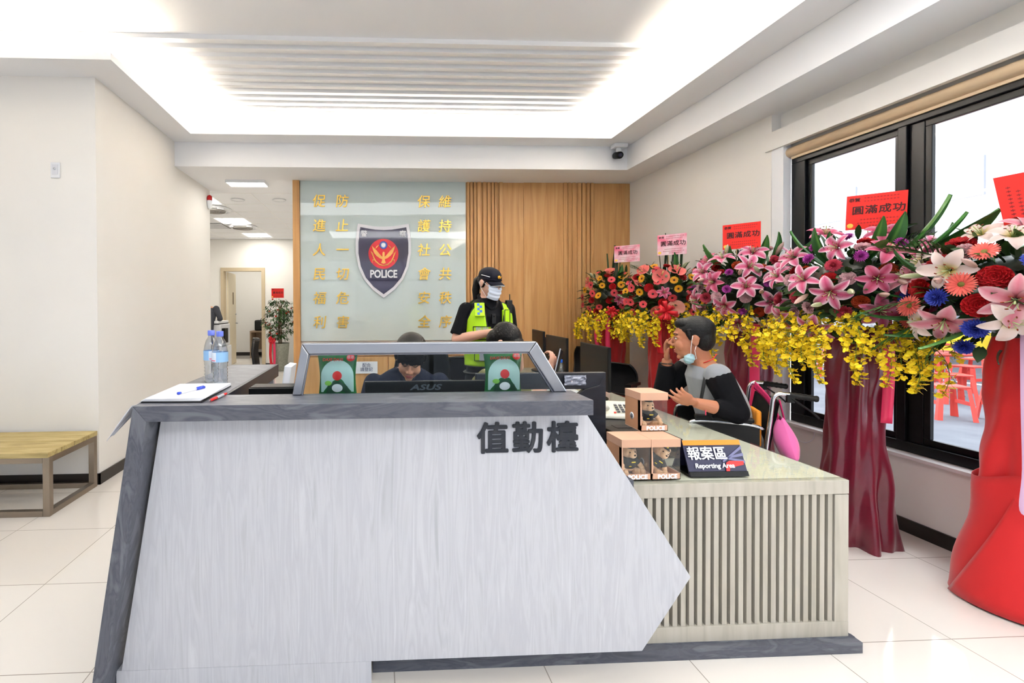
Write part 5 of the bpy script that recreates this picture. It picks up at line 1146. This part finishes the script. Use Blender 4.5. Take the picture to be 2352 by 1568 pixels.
# ---------------------------------------------------------------- man in the wheelchair
FY = R(-115.5)
mw = thing('person', 'man in grey and black sweatshirt sitting in a wheelchair, mask under his chin', 'person', (2.30, 2.84, 0), FY)
inv = (TE(2.30, 2.84, 0) @ Matrix.Rotation(FY, 4, 'Z')).inverted(); L4 = lambda x, y, z: tuple(inv @ V((x, y, z))); D4 = lambda x, y, z: inv.to_3x3() @ V((x, y, z))
HT = inv @ TE(2.035, 2.85, 1.222) @ Matrix.Rotation(R(-122), 4, 'Z') @ Matrix.Rotation(R(4), 4, 'X')
b = MB(); head(b, HT, 1.15, True)
tor = [((0, .0, .50), .18, .14), (L4(2.29, 2.85, .60)[:2]+(.60,), .18, .15), (L4(2.25, 2.85, .72)[:2]+(.72,), .175, .14), (L4(2.20, 2.85, .86)[:2]+(.86,), .18, .135), (L4(2.15, 2.85, .98)[:2]+(.98,), .185, .115), (L4(2.12, 2.85, 1.055)[:2]+(1.055,), .13, .08), (L4(2.10, 2.85, 1.09)[:2]+(1.09,), .065, .06)]
loft(b, tor); b.tube([L4(2.12, 2.85, 1.03), L4(2.08, 2.85, 1.12), L4(2.05, 2.85, 1.18)], [.066, .062, .060], 14)
A = [(L4(2.075, 2.68, 1.01), L4(2.13, 2.60, .80), L4(1.875, 2.60, .865)), (L4(2.13, 3.02, 1.01), L4(1.985, 3.06, .85), L4(1.955, 2.98, 1.075))]
for S_, E_, W_ in A: arm(b, S_, E_, W_, (.060, .052, .044, .030))
hand(b, A[0][2], D4(-.88, .05, .42), D4(-.3, -.9, -.4), 1, (.25, .55, .75, .8), .08, .7)
hand(b, A[1][2], D4(-.1, -.05, 1), D4(-.6, .75, 0), -1, (.25, .35, .5, .55), .12, .8)
hipm = [(s*.10, -.0, .55) for s in (-1, 1)]; knm = [(s*.14, -.40, .54) for s in (-1, 1)]; anm = [(s*.13, -.44, .14) for s in (-1, 1)]
for i in range(2): leg(b, hipm[i], knm[i], anm[i])
body = rem(b, 'body', M_SKINT, mw, .0045); face(mw, body, HT, 1.15)
u_ = MB(); loft(u_, [(c, rx+.018, ry+.018) for c, rx, ry in tor[:-2]]+[(tor[-2][0], .125, .088)])
for S_, E_, W_ in A: u_.ell(S_, .074, 14, 10)
rem(u_, 'sweatshirt', mat('heather_grey_knit', (142, 146, 152), .9, sheen=.3), mw, .0055)
for S_, E_, W_ in A:
    s_ = MB(); st = V(S_).lerp(V(E_), .12); m_ = V(E_).lerp(V(W_), .55 if S_ == A[0][0] else .85); s_.ell(tuple(st), .078, 14, 10); s_.tube([tuple(st), tuple(V(S_).lerp(V(E_), .6)), E_], [.078, .072, .068], 16); s_.ell(E_, .066, 14, 10); s_.tube([E_, tuple(m_)], [.066, .048], 16)
    rem(s_, 'black_sleeve', M_BLK, mw, .0055)
    if S_ == A[1][0]: MB().tube([tuple(m_+V((.034*cos(a), .034*sin(a), .006))) for a in [2*pi*k/14 for k in range(15)]], .005, 6, caps=False).build('bead_bracelet', mat('dark_beads', (60, 50, 44), .4), mw)
t_ = MB(); loft(t_, [((0, 0, .47), .19, .14), ((0, 0, .60), .185, .15)])
for i in range(2): leg(t_, hipm[i], knm[i], anm[i], .014)
rem(t_, 'trousers', M_TROU, mw, .008); shoes(mw, anm, (0, -1, 0), M_SHOE)
Hs = HT @ Matrix.Scale(1.15, 4); hr = MB(); hr.ell((0, .022, .050), (.079, .094, .080), 24, 16, Hs); hr.ell((0, .055, .0), (.070, .056, .072), 18, 12, Hs); hr.ell((0, -.035, .088), (.060, .045, .034), 18, 12, Hs)
for k in (-1, 1): hr.tube([(k*.070, -.022, .055), (k*.074, -.018, .025), (k*.073, -.012, -.002)], [.018, .012, .005], 8, T=Hs)
rem(hr, 'hair', M_HAIRG, mw, .0035, 1)
MKT = Hs @ TE(0, .036, -.085) @ Matrix.Rotation(R(-22), 4, 'X')
MKT = Hs @ TE(.034, -.022, -.106) @ Matrix.Rotation(R(-20), 4, 'X')
def cupf(u, w):
    a = 2*pi*u; b = -pi/2+pi*w; q = 1+.07*sin(b*9); return (.033*cos(b)*cos(a)*q, .027*cos(b)*sin(a)*q, .031*sin(b))
mk = MB().grid(cupf, 24, 22, MKT).build('chin_mask', mat('pale_blue_mask', (176, 214, 224), .7), mw)
for k in (-1, 1):
    MB().tube([tuple(MKT @ V((k*.030, .0, .018))), tuple(Hs @ V((k*.075, -.012, -.04))), tuple(Hs @ V((k*.080, .0, .022)))], .0018, 6).build('ear_loop', M_WHITE, mk)
    MB().tube([tuple(MKT @ V((k*.030, .030, .010))), tuple(Hs @ V((k*.073, .004, -.060))), tuple(Hs @ V((k*.076, .012, -.035)))], .0018, 6).build('ear_loop', M_WHITE, mk)
MB().tube([L4(2.055, 2.775, 1.075), L4(2.10, 2.755, 1.10), L4(2.15, 2.785, 1.13)], .0028, 6).build('red_neck_cord', mat('red_rubber'), mw)
MB().tube([L4(2.07, 2.74, 1.06), L4(2.01, 2.70, .99), L4(1.985, 2.70, .86), L4(2.04, 2.68, .74)], .010, 8, flat=.4).build('shoulder_strap', M_TRIM, mw)
MB().tube([tuple(V(A[0][2])+D4(.05, -.02, -.04)), tuple(V(A[0][2])+D4(.05, -.02, -.07))], .003, 6).build('pink_wrist_tassel', M_RIBP, mw)
wc = thing('wheelchair', 'black wheelchair with curved push handles under the man by the desk', 'wheelchair', (2.21, 2.89, 0), FY)
M_CHR = mat('chrome_tube', (210, 212, 216), .18, 1); M_TYRE = mat('grey_tyre', (90, 90, 94), .7)
MB().grid(lambda u, w: (-.21+.42*u, -.26+.44*w, .455-.02*sin(pi*u)), 8, 8).build('seat', M_MESH, wc, solid=.02)
MB().grid(lambda u, w: (-.20+.40*u, .22+.06*w+.03*sin(pi*u), .50+.36*w), 8, 8).build('backrest', M_MESH, wc, solid=.012)
for s in (-1, 1):
    MB().tube(outline([(s*.22, .20, .20), (s*.22, .21, .50), (s*.22, .24, .80), (s*.22, .25, .885), (s*.22, .275, .915), (s*.22, .31, .915), (s*.22, .345, .912)], 5, False), .012, 10).build('back_post', M_CHR, wc)
    gp_ = MB(); g0 = (.325, .455); gp_.tube([(s*.22, g0[0]+(g0[1]-g0[0])*k/16, .912-.014*k/16) for k in range(17)], [.0165+.0025*(k % 3 == 0) for k in range(17)], 12); gp_.build('grip', M_BLACK, wc)
    MB().tube(outline([(s*.235, .33, .895), (s*.24, .37, .865), (s*.24, .42, .825), (s*.24, .455, .790)], 4, False), .0055, 8).box(s*.225-.014, s*.225+.014, .31, .345, .87, .915).build('brake_lever', M_BLACK, wc)
    MB().tube(outline([(s*.22, .20, .70), (s*.24, .12, .725), (s*.24, -.12, .725), (s*.24, -.18, .68), (s*.24, -.19, .45), (s*.2, -.24, .40)], 5, False), .011, 10).build('arm_frame', M_CHR, wc)
    MB().box(s*.24-.025, s*.24+.025, -.15, .15, .736, .765).build('arm_pad', M_BLACK, wc, bevel=.01)
    MB().box(s*.236-.003, s*.236+.003, -.17, .18, .47, .72).build('side_guard', M_BLACKM, wc)
    wh = MB().tube([(s*.27, .12+.28*cos(a), .295+.28*sin(a)) for a in [2*pi*k/40 for k in range(41)]], .014, 8, caps=False).build('rear_wheel', M_TYRE, wc)
    sp_ = MB()
    for k in range(12): a = 2*pi*k/12; sp_.tube([(s*.27, .12, .295), (s*.27, .12+.27*cos(a), .295+.27*sin(a))], .0015, 4)
    sp_.build('spokes', M_CHR, wh)
    MB().tube([(s*.20, -.24+.07*cos(a), .085+.07*sin(a)) for a in [2*pi*k/24 for k in range(25)]], .014, 8, caps=False).build('front_caster', M_TYRE, wc)
    MB().tube([(s*.21, .2, .455), (s*.21, -.22, .455), (s*.2, -.24, .16)], .011, 8).build('seat_rail', M_CHR, wc)
    MB().box(s*.12-.06, s*.12+.06, -.56, -.42, .085, .095).build('footrest', M_BLACKM, wc)
oc = thing('orange_cushion', 'orange padded cushion tucked between the man and the wheelchair back', 'cushion', (2.21, 2.89, 0), FY)
MB().box(.02, .19, .175, .205, .58, .80).build('cushion_body', mat('orange_padding', (236, 150, 40), .6), oc, bevel=.012)
pb_ = thing('pink_bag', 'pink bag hanging from the wheelchair push handles by its straps', 'bag', (2.19, 2.90, 0), FY)
M_PINKB = mat('pink_bag_cloth', (236, 110, 176), .55, sheen=.3)
def bagf(u, w):
    a = 2*pi*u; rx = .03+.10*w**.6*(1 if w < .9 else .8); ry = .012+.045*sin(pi*min(1, w*.95))
    return (.20+rx*cos(a)*.8, .31+.05*w+ry*sin(a), .77-.25*w+.01*sin(3*a))
MB().grid(bagf, 28, 16).build('bag_body', M_PINKB, pb_)
MB().grid(lambda u, w: ((-.20+.42*w)+(u-.5)*.02, .295+.02*sin(pi*w), .90-.13*w+(u-.5)*.05*(1-.3*w)), 3, 14).build('strap', mat('deep_pink_strap', (214, 40, 110), .5), pb_, solid=.004)
MB().grid(lambda u, w: (.22-.01*w+(u-.5)*.02, .30+.03*w, .88-.13*w), 2, 8).build('strap', mat('deep_pink_strap'), pb_, solid=.004)
# ---------------------------------------------------------------- person bending at the copier in the back office
p5 = thing('person', 'person in charcoal sweater leaning over the copier beyond the left wall', 'person', (-3.46, 9.30, 0), R(180))
b = MB(); HT = TE(.12, -.42, 1.50) @ Matrix.Rotation(R(40), 4, 'X'); head(b, HT)
tor = [((0, 0, .92), .16, .11), ((0, -.05, 1.05), .15, .11), ((0, -.13, 1.2), .16, .12), ((.02, -.22, 1.34), .18, .12), ((.03, -.28, 1.42), .16, .09), ((.05, -.32, 1.46), .07, .06)]
loft(b, tor); b.tube([(.03, -.28, 1.4), (.10, -.38, 1.46)], .055, 12)
A = [((-.18, -.22, 1.40), (-.28, -.20, 1.38), (-.2, -.38, 1.22)), ((.2, -.22, 1.38), (.3, -.3, 1.2), (.2, -.45, 1.2))]
A[0] = ((-.17, -.20, 1.40), (-.27, -.14, 1.20), (-.18, -.30, 1.175))
for i, (S_, E_, W_) in enumerate(A): arm(b, S_, E_, W_); hand(b, W_, (.1, -.9, -.1), (0, 0, 1), (-1, 1)[i])
leg(b, (-.09, 0, .9), (-.1, 0, .48), (-.1, .03, .09)); leg(b, (.09, 0, .9), (.1, 0, .48), (.1, .03, .09))
rem(b, 'body', M_SKIN, p5, .006)
u_ = MB(); loft(u_, [(c, rx+.015, ry+.015) for c, rx, ry in tor[:-1]])
for S_, E_, W_ in A: arm(u_, S_, E_, V(E_).lerp(V(W_), .7), off=.014)
rem(u_, 'sweater', mat('charcoal_knit', (62, 64, 72), .9), p5, .007)
t_ = MB(); leg(t_, (-.09, 0, .9), (-.1, 0, .48), (-.1, .03, .1), .012); leg(t_, (.09, 0, .9), (.1, 0, .48), (.1, .03, .1), .012); rem(t_, 'trousers', M_TROU, p5, .008)
hr = MB().ell((0, .022, .048), (.083, .096, .082), 20, 14, HT); rem(hr, 'hair', M_HAIR, p5, .005, 1); shoes(p5, [(-.1, .03, 0), (.1, .03, 0)], (0, -1, 0), M_SHOE)

# ================================================================== POLICE SHIELD on the glass panel
sh = thing('police_shield', 'large shield shaped police plaque mounted on the glass panel', 'plaque', (.093, 5.80, 2.02))
def shield(s, dz=0): 
    half = [(0, .43), (.12, .436), (.25, .457), (.325, .47), (.335, .40), (.352, .25), (.352, .10), (.32, -.08), (.25, -.24), (.14, -.37), (0, -.475)]
    return [(x*s, z*s+dz) for x, z in half]+[(-x*s, z*s+dz) for x, z in reversed(half[1:-1])]
def shl(sc_, y0, y1, nm, m): return MB().prism(shield(sc_), 'y', y0, y1).build(nm, m, sh, bevel=.003)
half0 = shield(1.0)
shl(1.0, -.012, .015, 'rim', mat('white_shield_rim', (226, 226, 232), .2, coat=.5)); shl(.90, -.016, -.012, 'face', mat('dark_plum_face', (50, 46, 70), .06, coat=.8))
MB().prism([(.19*cos(2*pi*k/48), .045+.19*sin(2*pi*k/48)+.04) for k in range(48)], 'y', -.019, -.016).build('red_disc', mat('shield_red', (206, 26, 40), .12, coat=.5), sh)
MB().prism([(.050*cos(2*pi*k/32), .195+.050*sin(2*pi*k/32)) for k in range(32)], 'y', -.022, -.019).build('blue_disc', mat('shield_blue', (38, 66, 150), .15), sh)
st_ = []
for k in range(24): q = .040 if k % 2 == 0 else .022; st_.append((q*cos(2*pi*k/24+pi/2), .195+q*sin(2*pi*k/24+pi/2)))
MB().prism(st_, 'y', -.024, -.022).build('white_sun', M_WHITE, sh)
M_EAG = mat('shield_gold', (240, 178, 92), .3)
eg = MB()
for k in (-1, 1):
    eg.prism([(k*.012, .045), (k*.03, .06), (k*.085, .125), (k*.145, .185), (k*.138, .15), (k*.128, .12), (k*.115, .09), (k*.09, .06), (k*.05, .03), (k*.012, .015)], 'y', -.025, -.0195)
    eg.tube([(k*.14, -.022, .10), (k*.125, -.022, .04), (k*.10, -.022, -.01), (k*.055, -.022, -.05), (0, -.022, -.066)], [.004, .008, .009, .008, .007], 8)
    eg.tube([(k*.125, -.022, .04), (k*.145, -.022, .09), (k*.16, -.022, .12)], [.006, .006, .002], 6); eg.tube([(k*.11, -.022, .005), (k*.135, -.022, .01), (k*.14, -.022, -.03)], [.006, .006, .002], 6)
    eg.tube([(k*.06, -.022, .195), (k*.085, -.022, .17), (k*.10, -.022, .15)], [.004, .007, .003], 6)
eg.prism([(-.014, .03), (-.014, .09), (-.008, .108), (.006, .112), (.016, .10), (.014, .03), (.02, -.005), (.03, -.03), (0, -.042), (-.03, -.03), (-.02, -.005)], 'y', -.026, -.0195)
eg.build('gold_emblem', M_EAG, sh)
M_SHW = mat('shield_white_print', (236, 236, 240), .2)
for ch, x in (('警', -.245), ('察', .245)): text(ch, .085, M_SHW, sh, 'character', (x, -.0195, .335), off=.0015, ext=.002)
text('POLICE', .135, M_SHW, sh, 'lettering', (0, -.0195, -.175), off=.004, ext=.002, sx=.80, spacing=.98)
# ================================================================== STREET OUTSIDE THE WINDOW
M_ASPH = tex_noise(mat('bright_street_asphalt', (100, 104, 112), .8), [(.3, (92, 96, 106)), (.7, (108, 112, 120))], nscale=3)
struct(MB().box(3.62, 40, -4.29, 34, -.3, -.12).build('street_ground', M_ASPH))
rl = tag(MB().box(5.0, 5.15, -10, 30, -.1199, -.1192).box(5.4, 5.5, -10, 30, -.1199, -.1192).box(11.5, 11.65, -10, 30, -.1199, -.1192).build('road_markings', mat('white_road_paint', (250, 250, 250), .7)), 'white painted lines along the street outside the window', 'road marking')
M_STOOL = mat('coral_red_plastic', (222, 74, 64), .4)
def stool0(label):
    t = thing('plastic_stool', label, 'stool', (0, 0, 0), 0, 'red plastic stools in the street')
    MB().box(-.155, .155, -.155, .155, .43, .46).build('seat', M_STOOL, t, bevel=.02)
    for sx in (-1, 1):
        for sy in (-1, 1):
            MB().add([(sx*a, sy*b, z) for a, b, z in ((.20, .20, 0), (.145, .20, 0), (.11, .15, .43), (.15, .15, .43), (.20, .145, 0), (.175, .175, 0), (.14, .14, .43), (.15, .11, .43))],
                [(0, 1, 2, 3), (0, 3, 7, 4), (1, 5, 6, 2), (5, 4, 7, 6), (0, 4, 5, 1), (3, 2, 6, 7)]).build('leg', M_STOOL, t)
    MB().box(-.165, .165, -.168, -.16, .2, .25).build('apron', M_STOOL, t); MB().box(-.165, .165, .16, .168, .2, .25).build('apron', M_STOOL, t)
    return t
M_TABLE = mat('red_brown_table', (176, 60, 52), .5)
def table0():
    t = thing('folding_table', 'round red folding table among the stools in the street', 'table', (0, 0, 0), 0, 'round folding tables in the street')
    MB().lathe([(.001, .70), (.58, .70), (.6, .715), (.6, .73), (.001, .73)], 32).build('table_top', M_TABLE, t)
    for k in range(4):
        a = pi/2*k+.7; MB().tube([(.45*cos(a), .45*sin(a), 0), (.2*cos(a+.5), .2*sin(a+.5), .7)], .014, 6).build('leg', M_STEEL, t)
    return t
S0 = stool0('red plastic stool standing in the street outside the window'); T0 = table0()
r = random.Random(2); first = True; tabs = [(9.5, 7.5), (11.4, 9.3), (9.2, 10.2), (11.2, 5.9), (13.2, 7.2), (8.4, 12.6), (12.2, 11.5)]
for i, (x, y) in enumerate(tabs):
    t = T0 if i == 0 else dup(T0); t.location = (x, y, -.12)
    for k in range(6):
        a = 2*pi*k/6+r.uniform(-.12, .12); q = r.uniform(.8, 1.0)
        s = S0 if first else dup(S0); first = False; s.location = (x+q*cos(a), y+q*sin(a), -.119); s.rotation_euler = (0, 0, r.uniform(0, 1.5))
for x, y in ((7.75, 5.85), (8.25, 5.6), (7.2, 6.45), (7.9, 6.9)):
    s = dup(S0); s.location = (x, y, -.119); s.rotation_euler = (0, 0, r.uniform(0, 1.5))
aw = thing('yellow_banner', 'yellow and red cloth banner hanging beyond the stools in the street', 'banner', (12.9, 9.6, -.12))
MB().box(-.9, .9, 0, .02, .45, .9).build('cloth', mat('yellow_cloth', (250, 220, 60), .7), aw)
for x in (-.88, .88): MB().tube([(x, .01, 0), (x, .01, 1.0)], .02, 8).build('post', M_STEEL, aw)
bd = thing('street_building', 'pale building with grey windows across the street', 'building', (17, 8, -.12))
MB().box(0, 5, -14, 18, 0, 9).build('facade', mat('pale_facade', (200, 202, 208), .8), bd)
for k in range(9):
    for j, z in enumerate((1.0, 4.6, 7.0)):
        MB().box(-.06, -.0, -13+3.4*k, -11.4+3.4*k, z, z+1.1).build('window', mat('grey_window_glass', (146, 152, 164), .3), bd)
bf = thing('street_building', 'grey building facing the glass storefront behind the camera', 'building', (-1, -11, -.12))  # unseen building known from reflections, added also to cut storefront sky light
MB().box(-14, 13, -4, 0, 0, 11).build('facade', mat('light_grey_facade', (176, 178, 184), .8), bf)
for k in range(8):
    for z in (1.0, 4.4, 7.6): MB().box(-13+3.3*k, -11+3.3*k, 0, .05, z, z+1.5).build('window', mat('grey_window_glass'), bf)
struct(MB().box(-30, 40, -30, -4.3, -.3, -.12).build('front_street_ground', M_ASPH))
aw2 = thing('street_awning', 'light coloured awning roof above the stools across the street', 'awning', (13.5, 9, -.12))
MB().add([(0, -7, 2.6), (3.4, -7, 3.4), (3.4, 8, 3.4), (0, 8, 2.6)], [(0, 1, 2, 3)]).build('canopy', mat('pale_pink_canopy', (250, 226, 224), .7), aw2, solid=.03)
for y in (-6.8, 0, 7.8): MB().tube([(.1, y, 0), (.1, y, 2.62)], .04, 8).build('post', M_STEEL, aw2)
